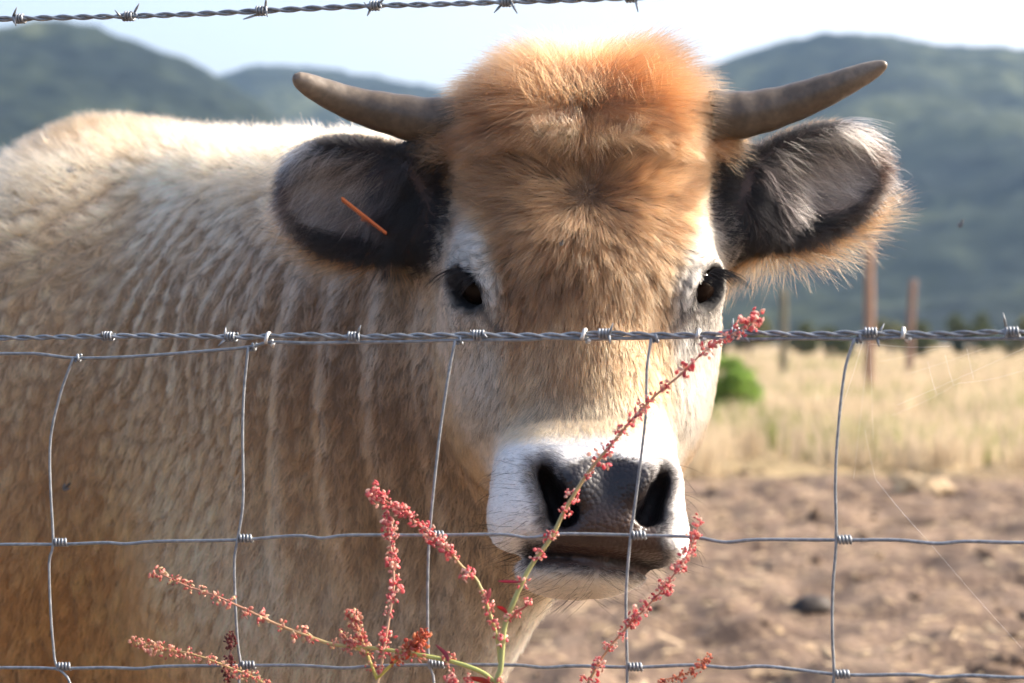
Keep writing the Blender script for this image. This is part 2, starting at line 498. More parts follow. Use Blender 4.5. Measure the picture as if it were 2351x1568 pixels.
# ------------------------------------------------------------------ posts, bush, trees of the field edge
def post(u, v_top, Y, dia, colr, label, lean=0.0):
    top = P(u, v_top, Y); zt = top[2]
    pts_ = np.array([(top[0] - lean, Y, -0.3), (top[0] - lean * 0.5, Y, zt * 0.5), (top[0], Y, zt - 0.03), (top[0], Y, zt)])
    V, Fs = tube(catmull(pts_, 5), [dia / 2 * (1 - 0.10 * t) for t in np.linspace(0, 1, 16)], 12)
    V = V + 0.012 * (np.stack([vnoise(V, 5, 1), vnoise(V, 5, 2), 0.5 + 0 * V[:, 0]], 1) - 0.5)
    m = noise_mat("weathered_post", [(0.3, tuple(c * 0.7 for c in colr)), (0.7, tuple(c * 1.25 for c in colr))], scale=14, rough=0.85, bump=0.5, bump_dist=0.01, stretch=(6, 6, 0.6))
    tag(link("fence_post", mesh_from("fence_post", V, Fs), None, m), label, "post", "wooden posts standing in the dry grass")
post(1996, 562, 34, 0.165, (0.27, 0.165, 0.115), "tall reddish-brown wooden post, the tallest of three in the grass")
post(1799, 668, 44, 0.165, (0.13, 0.115, 0.075), "dark olive-brown wooden post standing beside the bright green bush")
post(2096, 648, 46, 0.165, (0.21, 0.13, 0.10), "thin brown wooden post right of the tallest reddish post", 0.12)

def leaf_cloud(name, n, size, center_fn, colr, seed):
    """crown of small bent leaves: quads of two triangles, each its own tilt and tone"""
    r_ = np.random.default_rng(seed)
    c = center_fn(n, r_)
    a = r_.normal(size=(n, 3)); a /= np.linalg.norm(a, axis=1)[:, None]
    b_ = np.cross(a, r_.normal(size=(n, 3))); b_ /= np.linalg.norm(b_, axis=1)[:, None]
    s = size * r_.uniform(0.6, 1.3, n)[:, None]
    V = np.stack([c - a * s, c + b_ * s * 0.45, c + a * s, c - b_ * s * 0.45], 1).reshape(-1, 3)
    Fq = (np.arange(n) * 4)[:, None] + np.array((0, 1, 2, 3))
    me = mesh_from(name, V, Fq, False)
    tone = (0.6 + 0.8 * fnoise(c, 2.5, seed + 1)) * r_.uniform(0.75, 1.25, n)
    set_color_attr(me, "blade_color", np.repeat(np.asarray(colr)[None, :] * tone[:, None], 4, axis=0))
    return me
bark_m = noise_mat("bark", [(0.3, (0.10, 0.085, 0.065)), (0.7, (0.28, 0.25, 0.20))], scale=8, rough=0.9, bump=0.5, bump_dist=0.02)
def clumps(n, r_, cs, rad):
    i = r_.integers(0, len(cs), n); d = r_.normal(size=(n, 3)); d /= np.linalg.norm(d, axis=1)[:, None]
    return np.asarray(cs)[i] + d * (np.asarray(rad)[i] * r_.random(n) ** 0.35)[:, None]

bc = P(1655, 905, 22); bc[2] = 0.0
bush = tag(empty("green_bush", bc), "bright green leafy bush in the dry grass beside the cow's jaw", "bush")
def bush_c(n, r_):
    rr_ = np.random.default_rng(5)
    cs = [(rr_.uniform(-0.30, 0.30), rr_.uniform(-0.25, 0.25), rr_.uniform(0.35, 0.82)) for _ in range(16)]
    return clumps(n, r_, np.array(cs) + bc, rr_.uniform(0.08, 0.17, 16))
link("crown", leaf_cloud("crown", 2600, 0.045, bush_c, (0.19, 0.29, 0.07), 4), bush, grass_m)
for k in range(4):
    V, Fs = tube(catmull([bc + (0.03 * k - 0.05, 0, -0.05), bc + (0.06 * k - 0.1, 0.03 * (k - 2), 0.3), bc + (0.13 * k - 0.2, 0.08 * (k - 2), 0.62)], 4), [0.014 * (1 - 0.08 * i) for i in range(9)], 6)
    link("stem", mesh_from("stem", V, Fs), bush, bark_m)

# a row of small olive-like trees along the far edge of the field
tree_proto = []
for kind_ in range(3):
    r0 = np.random.default_rng(50 + kind_)
    nbl = 14
    cs = np.stack([r0.normal(size=nbl) * 0.75, r0.normal(size=nbl) * 0.6, 1.55 + 0.55 * r0.normal(size=nbl)], 1)
    cs[:, 2] = np.clip(cs[:, 2], 0.75, 2.8)
    rd = r0.uniform(0.35, 0.65, nbl)
    crown = leaf_cloud("crown", 2600, 0.13, lambda n, r_: clumps(n, r_, cs, rd), [(0.105, 0.12, 0.065), (0.080, 0.095, 0.048), (0.15, 0.155, 0.085)][kind_], 60 + kind_)
    mb = MB()
    V, Fs = tube(catmull([(0, 0, -0.3), (0.05, 0, 0.5), (-0.04, 0.05, 1.1), (0.1, 0, 1.7)], 4), np.linspace(0.14, 0.05, 13), 8); mb.add(V, Fs)
    for k in range(4):
        e_ = cs[k]; V, Fs = tube(catmull([(0, 0, 0.7), (e_[0] * 0.5, e_[1] * 0.5, 1.0), tuple(e_)], 4), np.linspace(0.06, 0.015, 9), 6); mb.add(V, Fs)
    tree_proto.append((crown, mb.mesh("trunk")))
    crown.materials.append(grass_m); tree_proto[-1][1].materials.append(bark_m)
tr = np.random.default_rng(8)
TREES = [-700 + 105 * i for i in range(36)]
for i, u in enumerate(TREES):
    Y = 88 + tr.uniform(0, 30)
    loc = P(u + tr.uniform(-30, 30), 800, Y); loc[2] = 0
    t_ = tag(empty("field_tree", loc), "low grey-green tree in the row along the far edge of the field", "tree", "row of low trees at the far edge of the field")
    sc_ = tr.uniform(0.55, 0.85) * (Y / 95)
    t_.scale = (sc_ * 1.05, sc_, sc_ * tr.uniform(0.8, 1.05)); t_.rotation_euler.z = tr.uniform(0, 6.28)
    k = i % 3
    for nm, me in zip(("crown", "trunk"), tree_proto[k]):
        o = bpy.data.objects.new(nm, me); COL.objects.link(o); o.parent = t_
# ------------------------------------------------------------------ the cow: one signed-distance body, meshed, then furred
PITCH, YAW, ROLL = math.radians(15), math.radians(3.2), math.radians(0.0)
H_ORG = P(1354, 628, 1.82)
def _rot():
    cp, sp = math.cos(PITCH), math.sin(PITCH)
    X = np.array((1.0, 0, 0)); L = np.array((0, -sp, -cp)); N = np.array((0, -cp, sp))
    cr, sr = math.cos(ROLL), math.sin(ROLL)
    X, L = cr * X + sr * L, -sr * X + cr * L
    cy, sy = math.cos(YAW), math.sin(YAW)
    rz = np.array(((cy, -sy, 0), (sy, cy, 0), (0, 0, 1)))
    return np.stack([rz @ X, rz @ L, rz @ N])
H_AX = _rot()                                # rows: lateral, down the face, out of the face
def to_head(p): return (p - H_ORG) @ H_AX.T
def from_head(q): return H_ORG + np.asarray(q, dtype=float) @ H_AX

def unit(v):
    v = np.asarray(v, dtype=float); return v / np.linalg.norm(v)

def frame(a, c):
    """rows a, b, c: a exact, c made perpendicular"""
    a = unit(a); c = np.asarray(c, dtype=float); c = unit(c - a * np.dot(a, c))
    return np.stack([a, np.cross(c, a), c])

def d_ell(p, r):
    r = np.asarray(r, dtype=np.float32)
    k0 = np.sqrt(((p / r) ** 2).sum(-1)); k1 = np.sqrt(((p / (r * r)) ** 2).sum(-1)) + 1e-9
    return k0 * (k0 - 1) / k1

def d_cap(p, a, b, ra, rb):
    a = np.asarray(a, dtype=np.float32); b = np.asarray(b, dtype=np.float32)
    ba = b - a
    h = np.clip(((p - a) @ ba) / np.dot(ba, ba), 0, 1)
    q = p - a - h[:, None] * ba
    return np.sqrt((q * q).sum(-1)) - (ra + (rb - ra) * h)

def d_rbox(p, half, r):
    q = np.abs(p) - (np.asarray(half, dtype=np.float32) - r)
    return np.sqrt((np.maximum(q, 0) ** 2).sum(-1)) + np.minimum(q.max(-1), 0) - r

def smin(a, b, k):
    h = np.maximum(k - np.abs(a - b), 0) / k
    return np.minimum(a, b) - h * h * k * 0.25
def smax(a, b, k): return -smin(-a, -b, k)

EYE_Q = {-1: (-0.0900, -0.003, -0.045), 1: (0.0945, -0.003, -0.047)}
EYE_R = 0.0202
def eye_axis(s): return unit((s * 0.80, 0.06, 0.60))          # where the eye looks, head frame

# ears: centre, frame rows (base->tip, across, out of the cup), radii
EAR = {}
EAR[-1] = (P(826, 458, 1.95), frame(P(625, 415, 1.97) - P(1030, 490, 1.935), (0.12, -0.97, -0.12)), (0.0830, 0.0560, 0.027))
EAR[1] = (P(1856, 425, 1.95), frame(P(2060, 330, 1.97) - P(1660, 500, 1.93), (-0.22, -0.95, -0.10)), (0.0850, 0.0520, 0.027))

def MOUTH(x): return 0.2475 - 1.2 * x * x + 0.10 * x

NOS_A = 0.40
NOS_X = 0.007          # the nose is pushed a little to one side
def d_nostril(q):
    m = q.copy(); m[:, 0] = np.abs(m[:, 0] - NOS_X)
    ns = m - np.asarray((0.0425, 0.197, 0.020), dtype=np.float32)
    ca, sa = math.cos(NOS_A), math.sin(NOS_A)
    nr = np.stack([ca * ns[:, 0] + sa * ns[:, 1], -sa * ns[:, 0] + ca * ns[:, 1], ns[:, 2]], 1)
    a = d_ell(nr, (0.0088, 0.0265, 0.036))
    b = d_ell(m - np.asarray((0.0355, 0.213, 0.022), dtype=np.float32), (0.0125, 0.0095, 0.034))
    return smin(a, b, 0.006)

def sdf_head(pw):
    q = to_head(pw).astype(np.float32)
    m = q.copy(); m[:, 0] = np.abs(m[:, 0])          # mirrored copy
    C = lambda c: np.asarray(c, dtype=np.float32)
    d = d_rbox(q - C((0, -0.078, -0.095)), (0.111, 0.112, 0.085), 0.078)         # forehead
    d = smax(d, d_ell(q - C((0, -0.050, -0.095)), (0.137, 0.150, 0.25)), 0.03)
    d = smin(d, d_ell(q - C((0, -0.148, -0.09)), (0.098, 0.048, 0.072)), 0.04)   # poll
    d = smin(d, d_ell(m - C((0.088, -0.004, -0.062)), (0.036, 0.050, 0.046)), 0.03)   # brows
    d = smin(d, d_cap(m, (0.132, -0.134, -0.090), (0.090, -0.128, -0.090), 0.028, 0.038), 0.03)   # horn seats
    d = smin(d, d_cap(q, (0, 0.0, -0.075), (0, 0.165, -0.060), 0.078, 0.058), 0.04)   # nasal bridge
    d = smin(d, d_cap(q, (0, 0.02, -0.12), (0, 0.14, -0.085), 0.088, 0.060), 0.04)
    d = smin(d, d_ell(m - C((0.072, 0.055, -0.135)), (0.046, 0.095, 0.085)), 0.04)    # cheeks
    d = smin(d, d_cap(q, (0, 0.05, -0.21), (0, 0.215, -0.075), 0.07, 0.042), 0.05)    # lower jaw
    d = smin(d, d_rbox(q - C((-0.004, 0.188, -0.035)), (0.081, 0.056, 0.062), 0.053), 0.035)   # muzzle
    d = smin(d, d_ell(q - C((0.050, 0.228, -0.030)), (0.031, 0.028, 0.045)), 0.02)    # upper lip lobes
    d = smin(d, d_ell(q - C((-0.052, 0.212, -0.030)), (0.034, 0.028, 0.045)), 0.02)
    d = smin(d, d_ell(q - C((0.004, 0.222, -0.012)), (0.045, 0.028, 0.040)), 0.02)
    ch = d_ell(q - C((-0.010, 0.2535, -0.045)), (0.054, 0.0205, 0.047))                       # chin
    d = smin(d, ch, 0.010)
    # mouth: a crease along the surface between upper lip and chin
    lip = q[:, 1] - MOUTH(q[:, 0])
    gr = np.sqrt(lip ** 2 + d ** 2) - 0.0055 * sstep(0.085, 0.060, np.abs(q[:, 0]))
    gr = np.maximum(gr, np.maximum(-(q[:, 2] + 0.075), np.abs(q[:, 0]) - 0.080) * 0.7)
    d = smax(d, -gr, 0.006)
    # nasal alae and nostrils
    al = m - C((0.030, 0.190, 0.021)); al[:, 0] = np.abs(q[:, 0] - NOS_X) - 0.030; d = smin(d, d_ell(al, (0.022, 0.021, 0.016)), 0.012)
    d = smax(d, -d_nostril(q), 0.008)
    # eyes: lid swelling, then the opening
    for s in (-1, 1):
        e = q - C(EYE_Q[s]); ax = C(eye_axis(s))
        fr = frame((-s * 0.58, 0.78, 0.22), ax).astype(np.float32)   # along the slit, across it, outwards
        le = e @ fr.T
        d = smin(d, d_ell(le - C((0, 0, 0.002)), (0.031, 0.025, 0.0235)), 0.012)
        slit = d_ell(le - C((0, 0.002, 0.022)), (0.0200, 0.0132, 0.028))
        d = smax(d, -slit, 0.004)
    # ears
    for s in (-1, 1):
        c, fr, r = EAR[s]
        le = ((pw - c) @ fr.T).astype(np.float32)
        # egg: fuller towards the outer half, drawn in towards the base
        t = np.clip(le[:, 0] / r[0], -1.2, 1.2)
        w = 1.0 + 0.04 * t + 0.10 * np.maximum(-t, 0)
        ls = le.copy(); ls[:, 1] /= w
        ls[:, 2] += 0.012 * (t * t) - 0.25 * 0
        shell = d_ell(ls, r)
        bowl = d_ell(ls - C((0.004, 0, 0.020)), (r[0] * 0.86, r[1] * 0.80, 0.029))
        ear = smax(shell, -bowl, 0.008)
        root = d_cap(pw.astype(np.float32), C(from_head((s * 0.080, -0.055, -0.115))), C(c - fr[0] * r[0] * 0.62 - fr[2] * 0.020), 0.040, 0.034)
        d = smin(d, smin(ear, root, 0.02), 0.018)
    return d

# body frame: withers and the body's axis going away to the rear
WITH = np.array((-0.47, 2.60, 1.286))
AX = np.array((-0.66, 0.75, 0.0)); AX /= np.linalg.norm(AX)
SIDE = np.array((-AX[1], AX[0], 0.0))         # towards the near flank (camera left)
if SIDE[1] > 0: SIDE = -SIDE
def B(a, s, z):
    """a metres behind the withers, s metres towards the near flank, z height"""
    r = WITH + AX * a + SIDE * s; r[2] = z
    return r

def sdf_body(pw):
    p = pw.astype(np.float32)
    hb = from_head((0, -0.045, -0.19)); ht = from_head((0, 0.04, -0.22))
    d = d_cap(p, hb, B(-0.16, 0.0, 0.96), 0.125, 0.195)                       # neck
    d = smin(d, d_cap(p, ht, B(-0.36, 0.0, 0.78), 0.10, 0.19), 0.12)           # throat
    d = smin(d, d_cap(p, from_head((0, -0.07, -0.21)), B(0.03, 0.0, 1.120), 0.055, 0.135), 0.12)  # crest
    d = smin(d, d_cap(p, B(0.02, 0, 0.96), B(1.15, 0, 0.96), 0.235, 0.26), 0.10)   # barrel
    d = smin(d, d_cap(p, B(0.05, 0, 0.72), B(1.15, 0, 0.74), 0.255, 0.30), 0.14)
    d = smin(d, d_cap(p, B(0.05, 0, 1.10), B(1.20, 0, 1.02), 0.085, 0.11), 0.10)      # back
    for s in (-1, 1):
        d = smin(d, d_ell((p - B(-0.06, 0.135 * s, 0.86)), (0.175, 0.175, 0.30)), 0.10)   # shoulder blades
        d = smin(d, d_ell((p - B(1.22, 0.13 * s, 0.98)), (0.26, 0.26, 0.28)), 0.12)    # rump
        # front leg
        d = smin(d, d_cap(p, B(-0.08, 0.17 * s, 0.78), B(-0.02, 0.15 * s, 0.42), 0.12, 0.062), 0.08)
        d = smin(d, d_cap(p, B(-0.02, 0.15 * s, 0.42), B(-0.02, 0.15 * s, 0.12), 0.052, 0.036), 0.03)
        d = smin(d, d_cap(p, B(-0.02, 0.15 * s, 0.10), B(-0.05, 0.15 * s, 0.035), 0.045, 0.056), 0.02)
        # hind leg: stifle, hock, cannon, hoof
        d = smin(d, d_cap(p, B(1.22, 0.17 * s, 0.86), B(1.13, 0.17 * s, 0.60), 0.17, 0.105), 0.08)
        d = smin(d, d_cap(p, B(1.13, 0.17 * s, 0.60), B(1.36, 0.16 * s, 0.42), 0.095, 0.058), 0.05)
        d = smin(d, d_cap(p, B(1.36, 0.16 * s, 0.42), B(1.33, 0.16 * s, 0.12), 0.052, 0.038), 0.03)
        d = smin(d, d_cap(p, B(1.33, 0.16 * s, 0.10), B(1.30, 0.16 * s, 0.035), 0.045, 0.056), 0.02)
    d = smin(d, d_cap(p, B(-0.46, 0, 0.68), B(-0.02, 0, 0.60), 0.12, 0.12), 0.12)   # brisket
    d = smin(d, d_cap(p, from_head((0.012, 0.11, -0.19)), B(-0.60, 0.0, 0.68), 0.040, 0.055), 0.10)   # dewlap
    tl = [B(1.42, 0, 1.12), B(1.53, 0, 1.02), B(1.56, 0, 0.70), B(1.55, 0.01, 0.45)]
    for i in range(3):
        d = smin(d, d_cap(p, tl[i], tl[i + 1], (0.055, 0.032, 0.022)[i], (0.032, 0.022, 0.034)[i]), 0.05 if i == 0 else 0.01)
    # skin folds running down neck and shoulder
    a = (p - WITH.astype(np.float32)) @ AX.astype(np.float32)
    wob = vnoise(p, 6.0, 3) * 0.10 + vnoise(p, 15.0, 5) * 0.02
    ph = (a + 0.22 * (p[:, 2] - 1.0) + wob * 0.9)
    f1 = 1 - 2 * np.abs(np.sin(ph * math.pi / 0.030 + 5.5 * vnoise(p, 5, 9) + 2.4 * vnoise(p, 14, 29)))
    f1 = -f1 * np.abs(f1) ** 0.3
    env = sstep(0.30, 0.10, a) * sstep(-0.62, -0.35, a) * sstep(0.60, 0.80, p[:, 2]) * sstep(1.25, 1.19, p[:, 2])
    env = env * sstep(0.86, 1.06, p[:, 2]) * (0.10 + 0.90 * sstep(0.25, 0.75, vnoise(p, 8, 21)))
    d = d - 0.0080 * env * f1
    # deep folds where the neck bends behind the jaw
    fold = np.sin((a + 0.12 * p[:, 2]) * 2 * math.pi / 0.062 + 1.2 + 2 * vnoise(p, 4, 31))
    env2 = sstep(-0.44, -0.52, a) * sstep(-0.80, -0.66, a) * sstep(1.12, 1.0, p[:, 2]) * sstep(0.70, 0.82, p[:, 2])
    d = d - 0.0065 * env2 * fold
    return d

def sdf_cow(p):
    b = sdf_body(p)
    d = b.copy()
    c = from_head((0, 0.02, -0.06))
    near = ((p - c) ** 2).sum(1) < 0.46 ** 2
    if near.any():
        d[near] = smin(b[near], sdf_head(p[near]), 0.045)
    return d

def axis_coords(segs):
    out = []
    for a, b, h in segs:
        n = max(1, int(round((b - a) / h)))
        out.append(np.linspace(a, b, n, endpoint=False))
    out.append(np.array([segs[-1][1]]))
    return np.concatenate(out)

def surface_nets(xs, ys, zs, fn):
    nx, ny, nz = len(xs), len(ys), len(zs)
    D = np.empty((nx, ny, nz), dtype=np.float32)
    # coarse culling: whole slabs are evaluated point by point in chunks
    Yg, Zg = np.meshgrid(ys, zs, indexing='ij')
    base = np.stack([np.zeros(Yg.size), Yg.ravel(), Zg.ravel()], 1)
    for i0 in range(0, nx, 12):
        i1 = min(nx, i0 + 12)
        pp = np.concatenate([base + np.array((x, 0, 0)) for x in xs[i0:i1]])
        D[i0:i1] = fn(pp).reshape(i1 - i0, ny, nz)
    S = D < 0
    # cells with a sign change
    c = [S[i:nx - 1 + i, j:ny - 1 + j, k:nz - 1 + k] for i in (0, 1) for j in (0, 1) for k in (0, 1)]
    cnt = sum(x.astype(np.int8) for x in c)
    act = (cnt > 0) & (cnt < 8)
    ci, cj, ck = np.nonzero(act)
    idx = -np.ones(act.shape, dtype=np.int64); idx[ci, cj, ck] = np.arange(len(ci))
    acc = np.zeros((len(ci), 3)); num = np.zeros(len(ci))
    G = (xs, ys, zs)
    corners = [(i, j, k) for i in (0, 1) for j in (0, 1) for k in (0, 1)]
    for A in corners:
        for ax in range(3):
            if A[ax]: continue
            Bc = list(A); Bc[ax] = 1
            a = D[ci + A[0], cj + A[1], ck + A[2]]; b = D[ci + Bc[0], cj + Bc[1], ck + Bc[2]]
            cr = (a < 0) != (b < 0)
            t = np.where(cr, a / np.where(cr, a - b, 1), 0)
            pa = np.stack([G[0][ci + A[0]], G[1][cj + A[1]], G[2][ck + A[2]]], 1)
            pb = np.stack([G[0][ci + Bc[0]], G[1][cj + Bc[1]], G[2][ck + Bc[2]]], 1)
            acc += np.where(cr[:, None], pa + (pb - pa) * t[:, None], 0); num += cr
    V = acc / num[:, None]
    quads = []
    for ax in range(3):
        sl0 = [slice(None)] * 3; sl1 = [slice(None)] * 3
        sl0[ax] = slice(0, -1); sl1[ax] = slice(1, None)
        s0 = S[tuple(sl0)]; s1 = S[tuple(sl1)]
        ei = np.argwhere(s0 != s1)
        o1, o2 = [(1, 2), (2, 0), (0, 1)][ax]
        ok = (ei[:, o1] > 0) & (ei[:, o2] > 0) & (ei[:, o1] < act.shape[o1]) & (ei[:, o2] < act.shape[o2])
        ei = ei[ok]
        flip = s1[tuple(ei.T)]
        def cell(d1, d2):
            e = ei.copy(); e[:, o1] -= d1; e[:, o2] -= d2
            return idx[e[:, 0], e[:, 1], e[:, 2]]
        q = np.stack([cell(1, 1), cell(0, 1), cell(0, 0), cell(1, 0)], 1)
        q[flip] = q[flip][:, ::-1]
        quads.append(q)
    return V, np.concatenate(quads)

def grad(fn, p, h=0.0015):
    g = np.empty_like(p)
    for k in range(3):
        e = np.zeros(3); e[k] = h
        g[:, k] = fn(p + e) - fn(p - e)
    return g / (np.linalg.norm(g, axis=1)[:, None] + 1e-12)

FINE = 0.0062
xs = axis_coords([(-2.2, -0.82, 0.03), (-0.82, -0.20, 0.009), (-0.20, 0.38, FINE), (0.38, 0.5, 0.03)])
ys = axis_coords([(1.60, 2.10, FINE), (2.10, 2.75, 0.009), (2.75, 4.4, 0.03)])
zs = axis_coords([(-0.04, 0.60, 0.022), (0.60, 0.72, 0.009), (0.72, 1.32, FINE), (1.32, 1.40, 0.02)])
cowV, cowQ = surface_nets(xs, ys, zs, sdf_cow)
# settle the vertices on the surface, then take normals from the field
for _ in range(2):
    gN = grad(sdf_cow, cowV)
    cowV = cowV - gN * np.clip(sdf_cow(cowV), -0.004, 0.004)[:, None] * 0.8
cowN = grad(sdf_cow, cowV, 0.003)
# ------------------------------------------------------------------ coat colours (head frame / world blobs)
def lerp(a, b, t): return a + (np.asarray(b) - a) * np.asarray(t)[:, None]
TAN = np.array((0.385, 0.238, 0.138)); DEEP = np.array((0.335, 0.172, 0.084)); CREAM = np.array((0.72, 0.575, 0.395))
WHITE = np.array((0.78, 0.72, 0.63)); GREYB = np.array((0.62, 0.51, 0.39)); BLACK = np.array((0.022, 0.019, 0.020))

def pad_dist(q):
    """distance-like value, negative on the bare nose pad and upper lip"""
    x, l = np.abs(q[:, 0] - NOS_X), q[:, 1]
    hw = np.interp(l, (0.160, 0.172, 0.180, 0.192, 0.210, 0.228, 0.249, 0.253), (-0.02, 0.022, 0.034, 0.035, 0.031, 0.040, 0.046, -0.02))
    d = x - hw
    d = np.maximum(d, 0.172 - l)
    return np.where(q[:, 2] < -0.03, np.maximum(d, 0.03), d)

def lip_dist(q):
    x, l = np.abs(q[:, 0]), q[:, 1]
    m = MOUTH(q[:, 0])
    return np.where(q[:, 2] > -0.09, np.maximum(np.abs(l - m - 0.003) - 0.0065, x - 0.056), 0.05)

def eye_local(q, s):
    ax = eye_axis(s); fr = frame((-s * 0.58, 0.78, 0.22), ax)
    return (q - np.asarray(EYE_Q[s])) @ fr.T

def head_color(q, nrm_h, p, r1, r2):
    x, l, n = q[:, 0], q[:, 1], q[:, 2]
    ax = np.abs(x + 0.006 * (r1 - 0.5))
    nz = fnoise(p, 38, 3) - 0.5
    # brown cap down the forehead, fading on the nasal bridge
    hw = np.interp(l, (-0.25, -0.12, -0.085, -0.05, 0.0, 0.04, 0.09, 0.14), (0.30, 0.150, 0.100, 0.084, 0.075, 0.075, 0.074, 0.070)) + 0.018 * nz
    cap = sstep(0.010, -0.010, ax - hw)
    c = np.tile(TAN, (len(q), 1))
    c = lerp(c, DEEP, sstep(-0.10, -0.17, l) * 0.75)
    bridge = lerp(np.tile(TAN * np.array((1.78, 1.74, 1.68)), (len(q), 1)), CREAM, sstep(0.085, 0.150, l))
    c = lerp(c, bridge, sstep(0.010, 0.07, l + 0.02 * nz))
    # outside of the cap: white eye surrounds, grey cheeks
    o = np.tile(WHITE, (len(q), 1))
    o = lerp(o, GREYB * 1.08, sstep(0.022, 0.055, l + 0.04 * nz - 0.02 * (x > 0)) * sstep(0.24, 0.17, l) * (0.90 - 0.35 * (x > 0)))
    scar = sstep(0.019, 0.009, np.hypot((x + 0.103) * 1.1, l + 0.070) + 0.016 * nz)
    o = lerp(o, np.array((0.16, 0.15, 0.15)), scar * 0.8)
    o = lerp(o, GREYB * 0.95, sstep(-0.035, -0.062, l) * 0.35)
    o = lerp(o, np.array((0.55, 0.40, 0.25)), sstep(-0.085, -0.13, n) * 0.85)
    o = lerp(o, TAN, sstep(-0.075, -0.105, l) * 0.85)
    side_hi = sstep(0.3, 0.8, x * 9) * sstep(0.10, 0.03, l) * sstep(-0.08, -0.02, l)
    o = lerp(o, WHITE, side_hi * 0.5)
    c = lerp(o, c, cap)
    # muzzle: white band
    c = lerp(c, WHITE * np.array((1.24, 1.32, 1.46)), sstep(0.138, 0.156, l + 0.010 * nz + 0.10 * np.maximum(ax - 0.05, 0)) * sstep(-0.14, -0.085, n))
    # dark grading to the nose pad and nostrils
    pdn = np.minimum(pad_dist(q), d_nostril(q.astype(np.float32)) * 0.9)
    dk = sstep(0.017, 0.001, pdn + 0.010 * (r2 - 0.5) + 0.006 * nz)
    c = lerp(c, BLACK * 1.6, dk * (0.55 + 0.45 * (r1 > 0.3)))
    spk = (r2 > 0.93) * sstep(0.050, 0.012, pdn)
    c = lerp(c, BLACK * 2, spk)
    # lower lip dark, chin cream
    ld = lip_dist(q)
    c = lerp(c, np.array((0.70, 0.60, 0.45)), sstep(0.0, 0.010, l - MOUTH(x) - 0.006) * 0.7)
    c = lerp(c, BLACK * 2.2, sstep(0.010, -0.002, ld + 0.008 * (r2 - 0.5)) * (r1 > 0.15))
    # eyes: dark lids
    for s in (-1, 1):
        e = eye_local(q, s)
        ed = np.sqrt((e[:, 0] / 0.0232) ** 2 + ((e[:, 1] - 0.001) / 0.0162) ** 2)
        ok = e[:, 2] > -0.01
        c = lerp(c, BLACK, sstep(1.16, 0.98, ed + 0.12 * (r2 - 0.5)) * ok)
        # tear line
        t = (e[:, 0] - 0.021) / 0.03
        tl = sstep(0.0045, 0.0015, np.abs(e[:, 1] - 0.002 - 0.003 * t)) * (t > 0) * (t < 1.0) * ok
        c = lerp(c, BLACK * 3, tl * 0.75)
    return c

def surf(u, v):
    """where the line of sight through (u, v) first meets the cow"""
    d = P(u, v, 1.0) - np.array((0, 0, CAM_Z)); o = np.array((0, 0, CAM_Z)); s = 1.6
    for _ in range(80):
        k = float(sdf_cow((o + d * s)[None, :])[0]); s += k * 0.8
        if k < 0.0005 or s > 4: break
    c = o + d * s
    return c, grad(sdf_cow, c[None, :])[0]
BLOBS = [(surf(u, v)[0], rad, c_, st) for u, v, rad, c_, st in [   # patches of the coat, neck shadow painted in: place, size, colour, strength
    (60, 640, 0.20, (0.44, 0.32, 0.205), 0.9),
    (420, 420, 0.17, (0.56, 0.45, 0.34), 0.9),
    (250, 850, 0.16, (0.45, 0.345, 0.245), 0.8),
    (560, 760, 0.15, (0.335, 0.27, 0.215), 0.9),
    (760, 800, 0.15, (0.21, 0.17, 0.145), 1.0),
    (860, 980, 0.10, (0.11, 0.09, 0.08), 1.0),  # grey neck coat darkened further for the shadow behind the jaw
    (930, 760, 0.07, (0.32, 0.255, 0.20), 0.7),
    (150, 1330, 0.22, (0.40, 0.225, 0.11), 1.0),
    (480, 1150, 0.15, (0.46, 0.31, 0.185), 0.9),
    (720, 1180, 0.13, (0.33, 0.195, 0.105), 1.0),
    (430, 1300, 0.13, (0.44, 0.27, 0.145), 0.9),
    (720, 1500, 0.15, (0.60, 0.49, 0.375), 1.0),
    (960, 1250, 0.08, (0.30, 0.24, 0.185), 0.9),
    (1000, 1450, 0.10, (0.36, 0.29, 0.225), 1.0),
    (1150, 1500, 0.07, (0.55, 0.52, 0.47), 1.0),
]]
def body_color(p, nrm):
    c = np.tile(np.array((0.42, 0.325, 0.235)), (len(p), 1))
    for ctr, rad, colr, st in BLOBS:
        d2 = ((p - ctr) ** 2).sum(1)
        c = lerp(c, np.array(colr), st * np.exp(-d2 / (2 * (rad * 0.75) ** 2)))
    c = lerp(c, np.array((0.13, 0.090, 0.052)), sstep(1.19, 1.25, p[:, 2]) * 0.8)  # top of the back coloured darker to offset the sun's glare there
    c = c * (0.86 + 0.28 * fnoise(p * np.array((1, 1, 0.35)), 30, 17))[:, None] * np.array((1.72, 1.58, 1.40))
    return c

def ear_local(p, s):
    c, fr, r = EAR[s]
    e = (p - c) @ fr.T
    return e / np.array((r[0], r[1], 0.03))

def ear_color(e, s, r1, r2, inner, p):
    rr = np.sqrt(e[:, 0] ** 2 + e[:, 1] ** 2)
    nz = fnoise(p, 70, 8) - 0.5
    c = np.tile(BLACK, (len(e), 1))
    pale = np.array((0.33, 0.275, 0.24))
    ctr = np.sqrt(((e[:, 0] - 0.20) / 0.58) ** 2 + ((e[:, 1] - (-0.12 if s > 0 else 0.12) * 0) / 0.62) ** 2)
    c = lerp(c, pale, inner * sstep(1.12, 0.70, ctr + 0.6 * nz + 0.35 * (r2 - 0.5)))
    c = lerp(c, np.array((0.30, 0.15, 0.09)), inner * sstep(0.55, 0.8, e[:, 0]) * sstep(0.9, 0.6, rr) * 0.5)
    back = np.array((0.46, 0.27, 0.14))
    c = lerp(c, back, (1 - inner) * (0.25 + 0.75 * (r1 > 0.35)))
    return c

